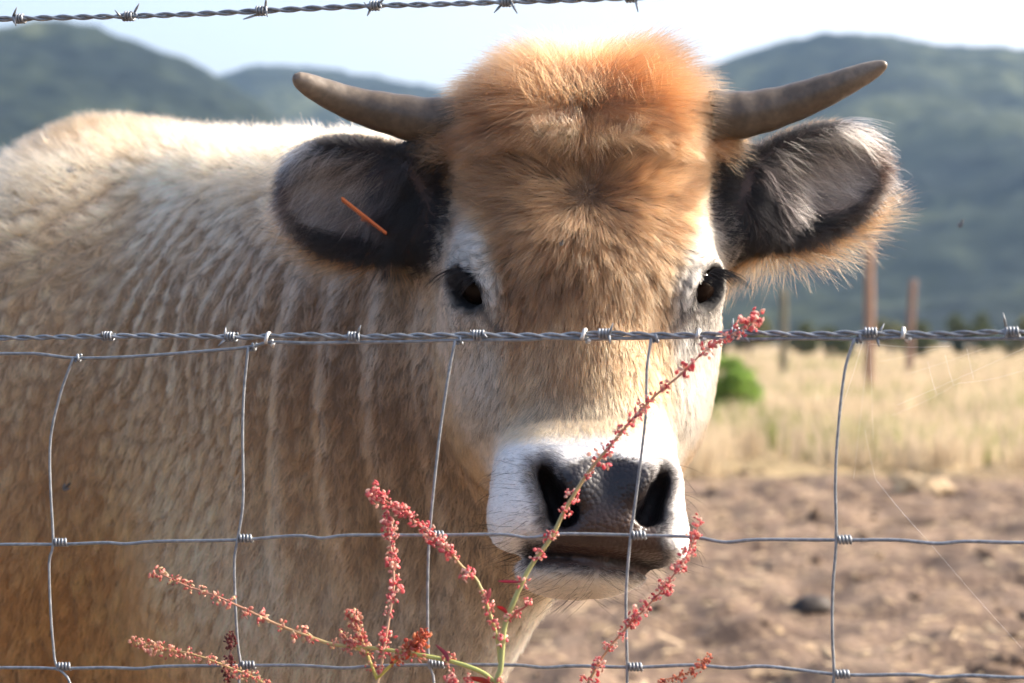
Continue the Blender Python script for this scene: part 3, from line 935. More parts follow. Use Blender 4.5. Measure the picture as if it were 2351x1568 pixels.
# ------------------------------------------------------------------ cow mesh with skin colours
cow = empty("cow", (float(WITH[0]), float(WITH[1]), 0.0))
tag(cow, "tan cow with dark curved horns and black-rimmed ears looking over a wire fence", "cow")
cowQh = to_head(cowV)
dH = sdf_head(cowV); dB = sdf_body(cowV)
near_h = ((cowV - from_head((0, 0.02, -0.06))) ** 2).sum(1) < 0.45 ** 2
wH = np.where(near_h, sstep(-0.02, 0.025, dB - dH), 0)
half = np.full(len(cowV), 0.5)
skin = body_color(cowV, cowN)
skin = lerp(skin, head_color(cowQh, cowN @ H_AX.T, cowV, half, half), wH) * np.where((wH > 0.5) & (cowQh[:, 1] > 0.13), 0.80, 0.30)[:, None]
nd = d_nostril(cowQh.astype(np.float32)); pdv = pad_dist(cowQh); ldv = lip_dist(cowQh)
rough = np.full(len(cowV), 0.75)
bare = sstep(0.004, -0.002, pdv)
padc = lerp(np.tile(np.array((0.020, 0.018, 0.021)), (len(cowV), 1)), np.array((0.050, 0.029, 0.021)), sstep(0.195, 0.225, cowQh[:, 1]))
skin = skin + (padc - skin) * (bare * wH)[:, None]
skin = lerp(skin, np.array((0.012, 0.010, 0.011)), sstep(0.004, 0.0, nd) * wH)
skin = lerp(skin, np.array((0.060, 0.036, 0.028)), sstep(0.004, -0.002, ldv) * wH)
skin = lerp(skin, np.array((0.008, 0.006, 0.006)), sstep(0.0035, 0.0015, np.abs(cowQh[:, 1] - MOUTH(cowQh[:, 0]))) * wH * (cowQh[:, 2] > -0.07) * (np.abs(cowQh[:, 0]) < 0.06))
rough = np.where(bare * wH > 0.3, 0.32, rough)
for s in (-1, 1):
    e = eye_local(cowQh, s)
    ed = np.sqrt((e[:, 0] / 0.0232) ** 2 + ((e[:, 1] - 0.001) / 0.0162) ** 2)
    k = sstep(1.1, 0.95, ed) * (e[:, 2] > -0.012)
    skin = lerp(skin, np.array((0.012, 0.011, 0.012)), k)
    rough = np.where(k > 0.5, 0.85, rough)
    el = ear_local(cowV, s)
    ine = ((el ** 2).sum(1) < 1.7) & (np.abs(el[:, 2]) < 1.6)
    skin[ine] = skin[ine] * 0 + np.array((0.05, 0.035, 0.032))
body_me = mesh_from("body", cowV, cowQ)
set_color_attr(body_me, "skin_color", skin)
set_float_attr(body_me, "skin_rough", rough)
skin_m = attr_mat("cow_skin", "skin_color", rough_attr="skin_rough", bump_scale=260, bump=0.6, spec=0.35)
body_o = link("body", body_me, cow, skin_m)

# ------------------------------------------------------------------ eyes, horns, tag
def sphere(c, r, nu=28, nv=18, scale=(1, 1, 1), axes=None):
    V = [(0, 0, 1)]
    for j in range(1, nv):
        t = math.pi * j / nv
        for i in range(nu):
            a = 2 * math.pi * i / nu
            V.append((math.sin(t) * math.cos(a), math.sin(t) * math.sin(a), math.cos(t)))
    V.append((0, 0, -1))
    Fs = []
    for i in range(nu): Fs.append((0, 1 + i, 1 + (i + 1) % nu))
    for j in range(nv - 2):
        for i in range(nu):
            a = 1 + j * nu + i; b = 1 + j * nu + (i + 1) % nu
            Fs.append((a, a + nu, b + nu, b))
    last = len(V) - 1; base = 1 + (nv - 2) * nu
    for i in range(nu): Fs.append((base + i, last, base + (i + 1) % nu))
    V = np.array(V) * np.asarray(scale) * r
    if axes is not None: V = V @ np.asarray(axes)
    return V + np.asarray(c), Fs

nt = NT("cow_eye")
b = nt.n("ShaderNodeBsdfPrincipled"); b.inputs["Base Color"].default_value = (0.012, 0.007, 0.005, 1)
b.inputs["Roughness"].default_value = 0.07; b.inputs["Specular IOR Level"].default_value = 0.10
nt.l(b.outputs[0], nt.out.inputs[0]); eye_m = nt.m
for s in (-1, 1):
    V, Fs = sphere(from_head(np.asarray(EYE_Q[s]) - np.asarray(eye_axis(s)) * -0.0005), EYE_R, 32, 20)
    link("eye", mesh_from("eye", V, Fs), cow, eye_m)

horn_m = NT("cow_horn")
at = horn_m.n("ShaderNodeAttribute"); at.attribute_name = "horn_color"
tc = horn_m.n("ShaderNodeTexCoord")
nz = horn_m.n("ShaderNodeTexNoise"); nz.inputs["Scale"].default_value = 160; nz.inputs["Detail"].default_value = 8
horn_m.l(tc.outputs["Object"], nz.inputs["Vector"])
mx = horn_m.n("ShaderNodeMixRGB"); mx.blend_type = 'MULTIPLY'; mx.inputs[0].default_value = 0.7
horn_m.l(at.outputs["Color"], mx.inputs[1])
horn_m.l(ramp(horn_m, nz.outputs["Fac"], [(0.3, (0.55, 0.52, 0.5)), (0.7, (1.2, 1.15, 1.1))]), mx.inputs[2])
b = horn_m.n("ShaderNodeBsdfPrincipled"); b.inputs["Roughness"].default_value = 0.42
bp = horn_m.n("ShaderNodeBump"); bp.inputs["Strength"].default_value = 0.35; bp.inputs["Distance"].default_value = 0.001
horn_m.l(nz.outputs["Fac"], bp.inputs["Height"]); horn_m.l(bp.outputs[0], b.inputs["Normal"])
horn_m.l(mx.outputs[0], b.inputs["Base Color"]); horn_m.l(b.outputs[0], horn_m.out.inputs[0])
HORN = {-1: [(1070, 280, 1.925, 60), (990, 279, 1.925, 56), (900, 262, 1.92, 49), (815, 240, 1.915, 40), (745, 212, 1.905, 32), (700, 190, 1.895, 24), (682, 178, 1.89, 15), (675, 172, 1.888, 4)],
        1: [(1630, 268, 1.925, 60), (1710, 263, 1.925, 54), (1800, 242, 1.925, 46), (1890, 210, 1.92, 38), (1960, 180, 1.915, 29), (2005, 160, 1.91, 21), (2028, 149, 1.905, 12), (2036, 145, 1.904, 4)]}
for s in (-1, 1):
    ctl = np.array([np.append(P(u, v, Y), r / F_PX * Y) for u, v, Y, r in HORN[s]])
    cc = catmull(ctl, 10)
    t = np.linspace(0, 1, len(cc))
    ringy = 1 + 0.022 * np.sin(t * 60) * (t < 0.75) * (1 - t)
    V, Fs = tube(cc[:, :3], np.maximum(cc[:, 3], 0.0006) * ringy, 28)
    tt = np.repeat(t, 28)
    me = mesh_from("horn", V, Fs)
    col = lerp(np.tile(np.array((0.085, 0.065, 0.045)), (len(V), 1)), np.array((0.19, 0.155, 0.115)), sstep(0.35, 0.75, tt))
    col = lerp(col, np.array((0.10, 0.075, 0.06)), sstep(0.88, 1.0, tt) * 0.6)
    col = col * (0.85 + 0.3 * fnoise(V, 60, 4))[:, None]
    set_color_attr(me, "horn_color", col)
    link("horn", me, cow, horn_m.m)

tag_m = noise_mat("ear_tag_plastic", [(0.35, (0.62, 0.16, 0.045)), (0.7, (0.75, 0.22, 0.06))], scale=60, rough=0.45, bump=0.1)
def slab(c, ax, size):
    ax = np.asarray(ax); V = []
    for i in (-1, 1):
        for j in (-1, 1):
            for k in (-1, 1):
                V.append(np.asarray(c) + ax[0] * size[0] * i + ax[1] * size[1] * j + ax[2] * size[2] * k)
    Fs = [(0, 1, 3, 2), (4, 6, 7, 5), (0, 4, 5, 1), (2, 3, 7, 6), (0, 2, 6, 4), (1, 5, 7, 3)]
    return np.array(V), Fs
ta = frame(P(888, 540, 1.935) - P(782, 456, 1.935), (0.03, -1.0, 0.10))
mb = MB()
V, Fs = slab(P(836, 497, 1.930), ta, (0.0262, 0.0010, 0.0100)); mb.add(V, Fs)
me = mb.mesh("ear_tag", False); bm = bmesh.new(); bm.from_mesh(me)
bmesh.ops.bevel(bm, geom=bm.edges[:] , offset=0.0006, segments=2, affect='EDGES'); bm.to_mesh(me); bm.free()
et = link("ear_tag", me, cow, tag_m); et["label"] = "orange plastic ear tag seen edge-on in the hairy ear"
V, Fs = tube([P(838, 499, 1.946), P(834, 508, 1.962), P(822, 560, 1.985)], 0.0032, 10)
link("tag_stud", mesh_from("tag_stud", V, Fs), et, tag_m)
V, Fs = slab(P(815, 590, 1.992), frame(P(850, 597, 1.99) - P(790, 590, 1.99), (0.1, -0.9, 0.3)), (0.014, 0.012, 0.0012))
link("tag_back", mesh_from("tag_back", V, Fs, False), et, tag_m)

# ------------------------------------------------------------------ fur
tri = np.concatenate([cowQ[:, [0, 1, 2]], cowQ[:, [0, 2, 3]]])
A_, B_, C_ = cowV[tri[:, 0]], cowV[tri[:, 1]], cowV[tri[:, 2]]
area = 0.5 * np.linalg.norm(np.cross(B_ - A_, C_ - A_), axis=1)
cen = (A_ + B_ + C_) / 3
nrmc = cowN[tri].mean(1)
triH = wH[tri].mean(1)
view = np.array((0, 0, CAM_Z)) - cen
view /= np.linalg.norm(view, axis=1)[:, None]
facing = (nrmc * view).sum(1)
uu = cen[:, 0] / cen[:, 1] * F_PX; vv = (cen[:, 2] - CAM_Z) / cen[:, 1] * F_PX
inside = (np.abs(uu) < 1175 * 1.22) & (np.abs(vv) < 784 * 1.22)
vis = np.where(inside, sstep(-0.75, -0.25, facing) * 0.85 + 0.15, 0.05)
ear_flag = np.zeros(len(tri), dtype=bool)
for s in (-1, 1):
    el = ear_local(cen, s)
    ear_flag |= (el[:, 0] > -1.05) & ((el[:, :2] ** 2).sum(1) < 1.5) & (np.abs(el[:, 2]) < 1.7)
qc = to_head(cen)
dens_h = np.where(qc[:, 1] > 0.135, 2.4e6, 1.0e6)
dens = np.where(ear_flag, 0.9e6, dens_h * triH + 0.26e6 * (1 - triH)) * vis
def sample(mask, scale=1.0):
    w = area * dens * mask * scale
    n = rng.poisson(w)
    ti = np.repeat(np.arange(len(tri)), n)
    r1 = np.sqrt(rng.random(len(ti))); r2 = rng.random(len(ti))
    wts = np.stack([1 - r1, r1 * (1 - r2), r1 * r2], 1)
    p = (cowV[tri[ti]] * wts[:, :, None]).sum(1)
    nn = (cowN[tri[ti]] * wts[:, :, None]).sum(1)
    nn /= np.linalg.norm(nn, axis=1)[:, None] + 1e-9
    return p, nn, (wH[tri[ti]] * wts).sum(1)

def clump_center(p, size, seed):
    """nearest jittered feature point of a 3D lattice"""
    g = np.floor(p / size).astype(np.int64)
    best = np.full(len(p), 1e9); bp_ = p.copy()
    for dx in (-1, 0, 1):
        for dy in (-1, 0, 1):
            for dz in (-1, 0, 1):
                c = g + np.array((dx, dy, dz))
                f = (c + np.stack([_h(c[:, 0], c[:, 1], c[:, 2], seed + k) for k in range(3)], 1)) * size
                d = ((f - p) ** 2).sum(1)
                m = d < best
                best[m] = d[m]; bp_[m] = f[m]
    return bp_

def grow(p, nn, flow, length, lift, clump=0.5, csize=0.008, jit=0.18, curl=0.06, K=6, droop=0.0, bend=0.35):
    N = len(p)
    t = flow - nn * (flow * nn).sum(1)[:, None]
    t /= np.linalg.norm(t, axis=1)[:, None] + 1e-9
    t = t + jit * rng.normal(size=(N, 3))
    t = t - nn * (t * nn).sum(1)[:, None]
    t /= np.linalg.norm(t, axis=1)[:, None] + 1e-9
    s = np.linspace(0, 1, K)[None, :, None]
    lift = np.clip(lift + rng.normal(size=N) * 0.10, 0.03, 1.5)
    L = length[:, None, None]
    ca, sa = np.cos(lift)[:, None, None], np.sin(lift)[:, None, None]
    pts = p[:, None, :] + L * (s * ca * t[:, None, :] + (s * sa - bend * sa * s * s) * nn[:, None, :])
    if clump > 0:
        cc = clump_center(p, csize, 41)
        off = cc - p
        off = off - nn * (off * nn).sum(1)[:, None]
        k = clump * (0.5 + rng.random(N) * 0.5)
        pts = pts + (k[:, None, None] * s ** 1.4) * off[:, None, :]
    if curl > 0:
        ph = rng.random((N, 1)) * 6.28; fr = 2.0 + 3 * rng.random((N, 1))
        sd = np.cross(nn, t)
        w = np.sin(ph + fr * s[:, :, 0]) - np.sin(ph)
        pts = pts + (L * curl * s) * w[:, :, None] * sd[:, None, :]
    if droop: pts = pts - np.array((0, 0, 1)) * (L * droop * s * s)
    return pts - nn[:, None, :] * 0.0008

fur_m = hair_mat("cow_fur", 0.42, 0.5)
def coat(c):
    """single-strand colour: many strands scatter paler than one"""
    return np.clip(c, 0.003, 0.95) ** 1.55 * 0.95
W1L, W2L, W2X, RIDGE = -0.075, -0.168, -0.003, -0.122

# --- face and forehead
p, nn, w = sample(~ear_flag & (triH > 0.5))
q = to_head(p); nh = nn @ H_AX.T
x, l, n = q[:, 0], q[:, 1], q[:, 2]
bare = (pad_dist(q) < 0.0) | (d_nostril(q.astype(np.float32)) < 0.0015) | (lip_dist(q) < -0.004)
for s in (-1, 1):
    e = eye_local(q, s)
    ed = np.sqrt((e[:, 0] / 0.0232) ** 2 + ((e[:, 1] - 0.001) / 0.0162) ** 2)
    bare |= (ed < 0.97) & (e[:, 2] > -0.012)
hd = np.full(len(p), 1.0)
for s in (-1, 1):
    a = from_head(q)  # world
    h0 = P(*HORN[s][1][:3]); h1 = P(*HORN[s][3][:3])
    hd = np.minimum(hd, d_cap(p.astype(np.float32), h0, h1, 0.0200, 0.015))
bare |= hd < 0
keep = ~bare
p, nn, q, nh, x, l, n = p[keep], nn[keep], q[keep], nh[keep], x[keep], l[keep], n[keep]
N = len(p)
r1, r2 = rng.random(N), rng.random(N)
wob = (fnoise(p, 22, 51) - 0.5)
wob2 = (fnoise(p, 22, 71) - 0.5)
rad1 = np.stack([x, l - W1L], 1); rad1 /= np.linalg.norm(rad1, axis=1)[:, None] + 1e-6
rad2 = np.stack([x - W2X, (l - W2L) * 1.1], 1); rad2 /= np.linalg.norm(rad2, axis=1)[:, None] + 1e-6
bw = 0.004 + 0.35 * np.abs(x)
sb = sstep(-1, 1, (l - RIDGE - 0.012 * wob) / bw)[:, None]
f2 = rad2 * (1 - sb) + rad1 * sb
# hair sweeps outward and backs up a little at the edges of the forehead; down the nose below the eyes
dn = np.stack([x * 3.0, np.ones(N)], 1); dn /= np.linalg.norm(dn, axis=1)[:, None]
k = sstep(-0.045, 0.075, l)[:, None]
f2 = f2 * (1 - k) + dn * k
f2 = f2 + np.stack([wob * 0.55, wob2 * 0.55], 1)
dw1_ = np.hypot(x, l - W1L); dw2_ = np.hypot(x - W2X, l - W2L)
sideways = np.abs(nh[:, 0])
f3 = np.stack([f2[:, 0], f2[:, 1], -0.9 * sstep(0.45, 0.9, sideways)], 1)
# round the eyes
for s in (-1, 1):
    e = eye_local(q, s)
    rr_ = np.sqrt(e[:, 0] ** 2 + e[:, 1] ** 2)
    fr = frame((-s * 0.58, 0.78, 0.22), eye_axis(s))
    out = (e[:, :1] * fr[0] + e[:, 1:2] * fr[1]) / (rr_[:, None] + 1e-6)
    kk = (sstep(0.055, 0.025, rr_) * (e[:, 2] > -0.03))[:, None]
    f3 = f3 * (1 - 0.8 * kk) + 0.8 * kk * (0.6 * out + 0.4 * np.array((s * 0.7, 0.3, -0.6)))
# muzzle: away from the pad
km = sstep(0.14, 0.165, l)[:, None]
am = np.stack([np.sign(x) * 1.0, (l - 0.20) * 9, np.full(N, -0.5)], 1)
f3 = f3 * (1 - km) + am * km
nearw = sstep(0.009, 0.003, np.minimum(dw1_, dw2_))[:, None]
f3 = f3 * (1 - nearw) + nearw * rng.normal(size=(N, 3)) * np.array((1, 1, 0.2))
flow = f3 @ H_AX
ctr = sstep(0.115, 0.085, np.abs(x))
length = np.full(N, 0.014)
fore = sstep(0.06, -0.02, l) * ctr
length = length + 0.014 * fore
poll = sstep(-0.11, -0.16, l)
topw = sstep(0.100, 0.015, np.abs(x - 0.012))
lump_ = fnoise(p, 45, 131)
length = length + 0.014 * poll + (0.036 * sstep(-0.150, -0.180, l) * (0.35 + 0.65 * topw)) * (0.45 + 1.1 * lump_) * (0.9 + 0.45 * np.exp(-((x - 0.05) / 0.028) ** 2))
length = length * (1 - 0.5 * sstep(0.10, 0.16, l))
# short inside the whorls and round the eyes
dw1 = np.hypot(x, l - W1L); dw2 = np.hypot(x - W2X, l - W2L)
length = length * (0.45 + 0.55 * sstep(0.0, 0.030, dw1)) * (0.55 + 0.45 * sstep(0.0, 0.03, dw2))
trim = sstep(0.070, 0.125, np.abs(x)) * sstep(-0.10, -0.15, l)
length = length * (1 - 0.30 * trim)
for s in (-1, 1):
    e = eye_local(q, s); length = length * (0.4 + 0.6 * sstep(0.03, 0.07, np.linalg.norm(e, axis=1)))
length = length * (0.45 + 0.6 * sstep(0.0, 0.03, hd[keep] + 0.0))
length = length * rng.uniform(0.65, 1.2, N)
lift = np.full(N, 0.30) + 0.16 * fore
lift = lift + 0.60 * sstep(-0.16, -0.19, l) * topw + 0.04 * sstep(0.02, 0.0, np.minimum(dw1, dw2))
rid = sstep(0.010, 0.002, np.abs(l - RIDGE + 0.25 * np.abs(x) - 0.03 * wob)) * sstep(0.050, 0.012, np.abs(x)) * sstep(0.30, 0.62, fnoise(p, 90, 17))
lift = lift + 0.75 * rid
lift = lift * (1 - 0.35 * sstep(0.08, 0.15, l))
lift = lift * (1 - 0.55 * sstep(0.075, 0.115, np.abs(x)) * sstep(-0.08, -0.12, l))
cc = np.where((l < -0.13)[:, None], clump_center(p, 0.015, 47), np.where((l < 0.05)[:, None], clump_center(p, 0.0115, 43), clump_center(p, 0.0085, 41)))
ctone = _h(*(np.round(cc * 4000).astype(np.int64)).T, 5)
tone = 0.62 + 0.34 * fnoise(p, 55, 91) + 0.62 * (ctone - 0.5) * sstep(0.16, 0.08, l) + 0.22 * r1 + 0.10
colr = head_color(q, nh, p, r1, r2) * tone[:, None]
colr = colr * np.where(r2[:, None] < 0.07, np.array((0.45, 0.42, 0.42)), 1.0)
colr = lerp(colr, CREAM, rid * 0.4)  # sunlight on the ridge tufts painted in as paler hair
whorl_shade = sstep(0.014, 0.003, np.minimum(dw1, dw2 * 0.9))
colr = colr * (1 - 0.65 * whorl_shade)[:, None]  # whorl centres darkened: shade of the parted hair put into the colour
cl = np.minimum(0.42 + 0.55 * fore + 0.2 * poll, 0.97)
pts = grow(p, nn, flow, length, lift, clump=0.0, jit=0.10, curl=0.07)
off = cc - p; off -= nn * (off * nn).sum(1)[:, None]
pts += (cl * (0.5 + 0.5 * r2))[:, None, None] * (np.linspace(0, 1, 6) ** 1.4)[None, :, None] * off[:, None, :]
rad = np.where(l > 0.13, 0.00009, np.where(l > 0.06, 0.00012, 0.00016)) * (0.8 + 0.4 * r1)
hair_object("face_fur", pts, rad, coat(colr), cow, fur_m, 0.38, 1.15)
print("face hairs", N)

# --- body
p, nn, w = sample(~ear_flag & (triH <= 0.5))
N = len(p); r1, r2 = rng.random(N), rng.random(N)
a = (p - WITH) @ AX
wob = fnoise(p, 9, 5) - 0.5; wob2 = fnoise(p, 9, 6) - 0.5
flow = np.array((0, 0, -1.0)) + AX * 0.30 + 0.5 * wob[:, None] * AX + 0.3 * wob2[:, None] * np.array((1, 0, 0))
top = sstep(0.55, 0.9, nn[:, 2])
flow = flow + top[:, None] * (AX * 1.2)
length = np.full(N, 0.016) + 0.006 * sstep(0.95, 0.75, p[:, 2]) + 0.024 * top * (0.5 + fnoise(p, 60, 19))
length = length * (0.75 + 0.5 * rng.random(N))
lift = 0.26 + 0.75 * top
colr = body_color(p, nn) * (0.78 + 0.44 * r1)[:, None]
cc = clump_center(p, 0.017, 41)
ctone = _h(*(np.round(cc * 4000).astype(np.int64)).T, 5)
colr = colr * (0.78 + 0.44 * ctone)[:, None]
pts = grow(p, nn, flow, length, lift, clump=0.9, csize=0.017, jit=0.17, curl=0.08, K=5)
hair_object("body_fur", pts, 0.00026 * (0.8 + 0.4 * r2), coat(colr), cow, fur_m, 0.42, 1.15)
print("body hairs", N)

# --- ears
pe, ne, _ = sample(ear_flag)
P_, R_, C2 = [], [], []
for s in (-1, 1):
    el = ear_local(pe, s)
    m = (el[:, 0] > -1.05) & ((el[:, :2] ** 2).sum(1) < 1.5) & (np.abs(el[:, 2]) < 1.7)
    p, nn, e = pe[m], ne[m], el[m]
    N = len(p); r1, r2 = rng.random(N), rng.random(N)
    c, fr, r = EAR[s]
    nl = nn @ fr.T
    rr = np.sqrt(e[:, 0] ** 2 + e[:, 1] ** 2)
    inner = sstep(-0.05, 0.25, nl[:, 2])
    rim = sstep(0.72, 0.95, rr)
    dnw = fr @ np.array((0, 0, -1.0))                       # world down, ear frame
    fl_in = np.stack([0.75 + 0 * r1, np.full(N, dnw[1]) * 0.7, 0 * r1], 1)
    outw = np.stack([e[:, 0] + 0.25, e[:, 1], 0 * r1 - 0.15], 1)
    outw /= np.linalg.norm(outw, axis=1)[:, None] + 1e-6
    fl = fl_in * (1 - rim[:, None]) + outw * rim[:, None]
    fl = fl * inner[:, None] + (1 - inner[:, None]) * (outw * 0.9 + np.array((0.3, 0, 0)))
    flow = fl @ fr
    flow = flow + 0.5 * (fnoise(p, 40, 14) - 0.5)[:, None] * fr[1]
    length = 0.020 + 0.010 * inner * (1 - rim)
    low = sstep(0.15, 0.7, (e[:, 0] * dnw[0] + e[:, 1] * dnw[1])) * (1 - inner)
    length = length + 0.036 * low - 0.007 * rim * inner
    length = length * (0.6 + 0.6 * rng.random(N))
    lift = 0.30 + 0.15 * inner - 0.05 * rim
    colr = ear_color(e, s, r1, r2, inner, p) * (0.75 + 0.5 * r1)[:, None]
    pts = grow(p, nn, flow, length, lift, clump=0.75, csize=0.011, jit=0.16, curl=0.10, K=6, droop=0.12)
    P_.append(pts); C2.append(colr); R_.append(0.00014 * (0.8 + 0.4 * r2))
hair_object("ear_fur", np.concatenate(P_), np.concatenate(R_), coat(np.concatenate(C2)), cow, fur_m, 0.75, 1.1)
print("ear hairs", sum(map(len, P_)))

# --- long silky strands hanging in the ear cups, and flyaways on the poll
P_, C2, R_ = [], [], []
for s in (-1, 1):
    c, fr, r = EAR[s]
    dnw = fr @ np.array((0, 0, -1.0)); dn1 = np.sign(dnw[1])
    el = ear_local(cowV, s); nl = cowN @ fr.T
    inn = (np.abs(el[:, 2]) < 1.6) & (nl[:, 2] > 0.1) & (el[:, 0] > -0.62) & (el[:, 0] < 0.70) & (el[:, 1] * dn1 < 0.30) & (el[:, 1] * dn1 > -0.80)
    ids = rng.choice(np.nonzero(inn)[0], 3800)
    p = cowV[ids] + rng.normal(size=(3800, 3)) * 0.002; nn = cowN[ids]; e = el[ids]
    flow = (np.stack([0.55 + 0.5 * rng.random(3800), np.full(3800, dn1 * 0.9), np.full(3800, 0.25)], 1)) @ fr
    L = rng.uniform(0.020, 0.050, 3800)
    pts = grow(p, nn, flow, L, np.full(3800, 0.42), clump=0.95, csize=0.013, jit=0.14, curl=0.12, droop=0.18)
    cc = clump_center(p, 0.013, 41); ct = _h(*(np.round(cc * 4000).astype(np.int64)).T, 5)
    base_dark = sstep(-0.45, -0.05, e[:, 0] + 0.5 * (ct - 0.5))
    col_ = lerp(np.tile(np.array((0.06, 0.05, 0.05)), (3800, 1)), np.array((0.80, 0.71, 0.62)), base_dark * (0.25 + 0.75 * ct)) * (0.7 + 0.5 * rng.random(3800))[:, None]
    P_.append(pts); C2.append(col_); R_.append(np.full(3800, 0.00017))
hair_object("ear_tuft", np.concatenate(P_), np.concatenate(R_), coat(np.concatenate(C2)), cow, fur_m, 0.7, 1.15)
sel = (wH > 0.8) & (cowQh[:, 1] < -0.145) & (np.abs(cowQh[:, 0]) < 0.105) & (cowQh[:, 2] > -0.16)
n_ = 5200
ids = rng.choice(np.nonzero(sel)[0], n_); p = cowV[ids] + rng.normal(size=(n_, 3)) * 0.002; nn = cowN[ids]; q = cowQh[ids]
flow = np.stack([q[:, 0] * 7 + 0.25 * rng.normal(size=n_), np.full(n_, -1.0), np.full(n_, 0.15)], 1) @ H_AX
pts = grow(p, nn, flow, rng.uniform(0.030, 0.066, n_) * (0.35 + 1.2 * fnoise(p, 40, 3)) * (1 - 0.4 * sstep(0.06, 0.1, np.abs(q[:, 0]))), np.full(n_, 0.85), clump=0.9, csize=0.016, jit=0.16, curl=0.16)
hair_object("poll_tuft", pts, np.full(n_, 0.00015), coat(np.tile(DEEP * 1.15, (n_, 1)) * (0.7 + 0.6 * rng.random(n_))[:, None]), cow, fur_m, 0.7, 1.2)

# --- tufts with sunlight painted in as cream, standing up where the two whorls meet
sel = (wH > 0.8) & (np.abs(cowQh[:, 1] - RIDGE + 0.18 * np.abs(cowQh[:, 0])) < 0.007) & (np.abs(cowQh[:, 0]) < 0.046) & (cowQh[:, 2] > -0.06)
n_ = 900
ids = rng.choice(np.nonzero(sel)[0], n_); p = cowV[ids] + (rng.normal(size=(n_, 3)) * np.array((0.003, 0, 0.0015))); nn = cowN[ids]; q = cowQh[ids]
flow = np.stack([np.sign(q[:, 0]) * 0.5 + 0.4 * rng.normal(size=n_), np.full(n_, -0.8), np.full(n_, 0.2)], 1) @ H_AX
gap = fnoise(p, 110, 77)
pts = grow(p + nn * 0.007, nn, flow, rng.uniform(0.010, 0.022, n_) * sstep(0.30, 0.6, gap), np.full(n_, 0.75), clump=0.9, csize=0.010, jit=0.2, curl=0.12)
hair_object("brow_tuft", pts, np.full(n_, 0.00016), coat(np.tile(CREAM * 0.9, (n_, 1)) * (0.7 + 0.5 * rng.random(n_))[:, None]), cow, fur_m, 0.6, 1.15)

# --- hair sweeping out over the horn bases
P_, C2 = [], []
for s in (-1, 1):
    hb_ = P(*HORN[s][1][:3])
    sel = (wH > 0.7) & (((cowV - hb_) ** 2).sum(1) < 0.050 ** 2) & (cowQh[:, 2] > -0.135) & (s * cowQh[:, 0] < 0.128)
    n_ = 1700
    ids = rng.choice(np.nonzero(sel)[0], n_); p = cowV[ids] + rng.normal(size=(n_, 3)) * 0.003; nn = cowN[ids]
    flow = np.stack([np.full(n_, s * 1.0), 0.30 * rng.normal(size=n_) - 0.05, 0.15 * rng.normal(size=n_) + 0.1], 1) @ H_AX
    P_.append(grow(p + nn * 0.004, nn, flow, rng.uniform(0.016, 0.038, n_), np.full(n_, 0.22), clump=0.9, csize=0.012, jit=0.14, curl=0.12))
    C2.append(np.tile((TAN + DEEP) / 2, (n_, 1)) * (0.75 + 0.6 * rng.random(n_))[:, None])
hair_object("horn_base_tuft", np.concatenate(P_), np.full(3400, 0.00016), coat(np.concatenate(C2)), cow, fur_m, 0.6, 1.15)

# --- eyelashes
P_, C2, R_ = [], [], []
for s in (-1, 1):
    fr = frame((-s * 0.58, 0.78, 0.22), eye_axis(s))
    upsgn = -1.0 if fr[1][1] > 0 else 1.0
    for i in range(150):
        t = rng.uniform(-1.0, 0.25)
        b0 = np.array((t * 0.0195, upsgn * 0.0130 * math.sqrt(max(0, 1 - t * t)) + 0.001, 0.0205 + 0.003 * (1 - t * t)))
        L = (0.018 + 0.014 * max(0, -t)) * rng.uniform(0.7, 1.15)
        d = np.array((s * 0.95, 0.30 + 0.25 * t, 0.45)) + 0.10 * rng.normal(size=3)
        pp = []
        for k in np.linspace(0, 1, 6):
            v = np.asarray(EYE_Q[s]) + b0 @ fr + unit(d) * L * k + np.array((0.0, 0.55, -0.15)) * L * k * k
            pp.append(from_head(v))
        P_.append(pp); C2.append(BLACK * 0.7); R_.append(0.00020)
lash_m = noise_mat("black_hair", [(0.3, (0.010, 0.009, 0.010)), (0.7, (0.016, 0.014, 0.015))], scale=50, rough=0.6, bump=0, spec=0.2)
hair_object("eyelash_fringe", np.array(P_), np.array(R_), np.array(C2), cow, lash_m)

# --- whiskers on muzzle and chin
sel = (wH > 0.9) & (cowQh[:, 1] > 0.165) & (pad_dist(cowQh) > 0.006) & (nd > 0.006) & (cowQh[:, 2] > -0.10)
ids = rng.choice(np.nonzero(sel)[0], 240, replace=False)
p, nn = cowV[ids], cowN[ids]; q = cowQh[ids]
fl = np.stack([np.sign(q[:, 0]) * 1.0, (q[:, 1] - 0.19) * 6, np.full(len(q), -0.1)], 1) @ H_AX
pts = grow(p, nn, fl, rng.uniform(0.014, 0.042, len(p)), np.full(len(p), 0.75), clump=0, jit=0.25, curl=0.06, droop=0.15)
hair_object("whisker_tuft", pts, np.full(len(p), 0.00013), np.tile(BLACK, (len(p), 1)), cow, lash_m)
# ------------------------------------------------------------------ wire fence
def FP(u, v, dy=0.0):
    """point on the fence plane, which runs a little nearer on the right"""
    Y = 1.585 / (1 + 0.25 * (u - 1175.5) / F_PX) + dy
    return P(u, v, Y)
wire_m = noise_mat("galvanised_wire", [(0.25, (0.15, 0.165, 0.18)), (0.55, (0.26, 0.28, 0.30)), (0.8, (0.38, 0.40, 0.42))], scale=240, detail=6, rough=0.48, bump=0.3, bump_dist=0.0004, metallic=0.55, stretch=(1, 1, 1))
clip_m = noise_mat("bright_clip_wire", [(0.3, (0.45, 0.44, 0.42)), (0.7, (0.68, 0.66, 0.62))], scale=200, rough=0.4, bump=0.2, bump_dist=0.0004, metallic=0.5)

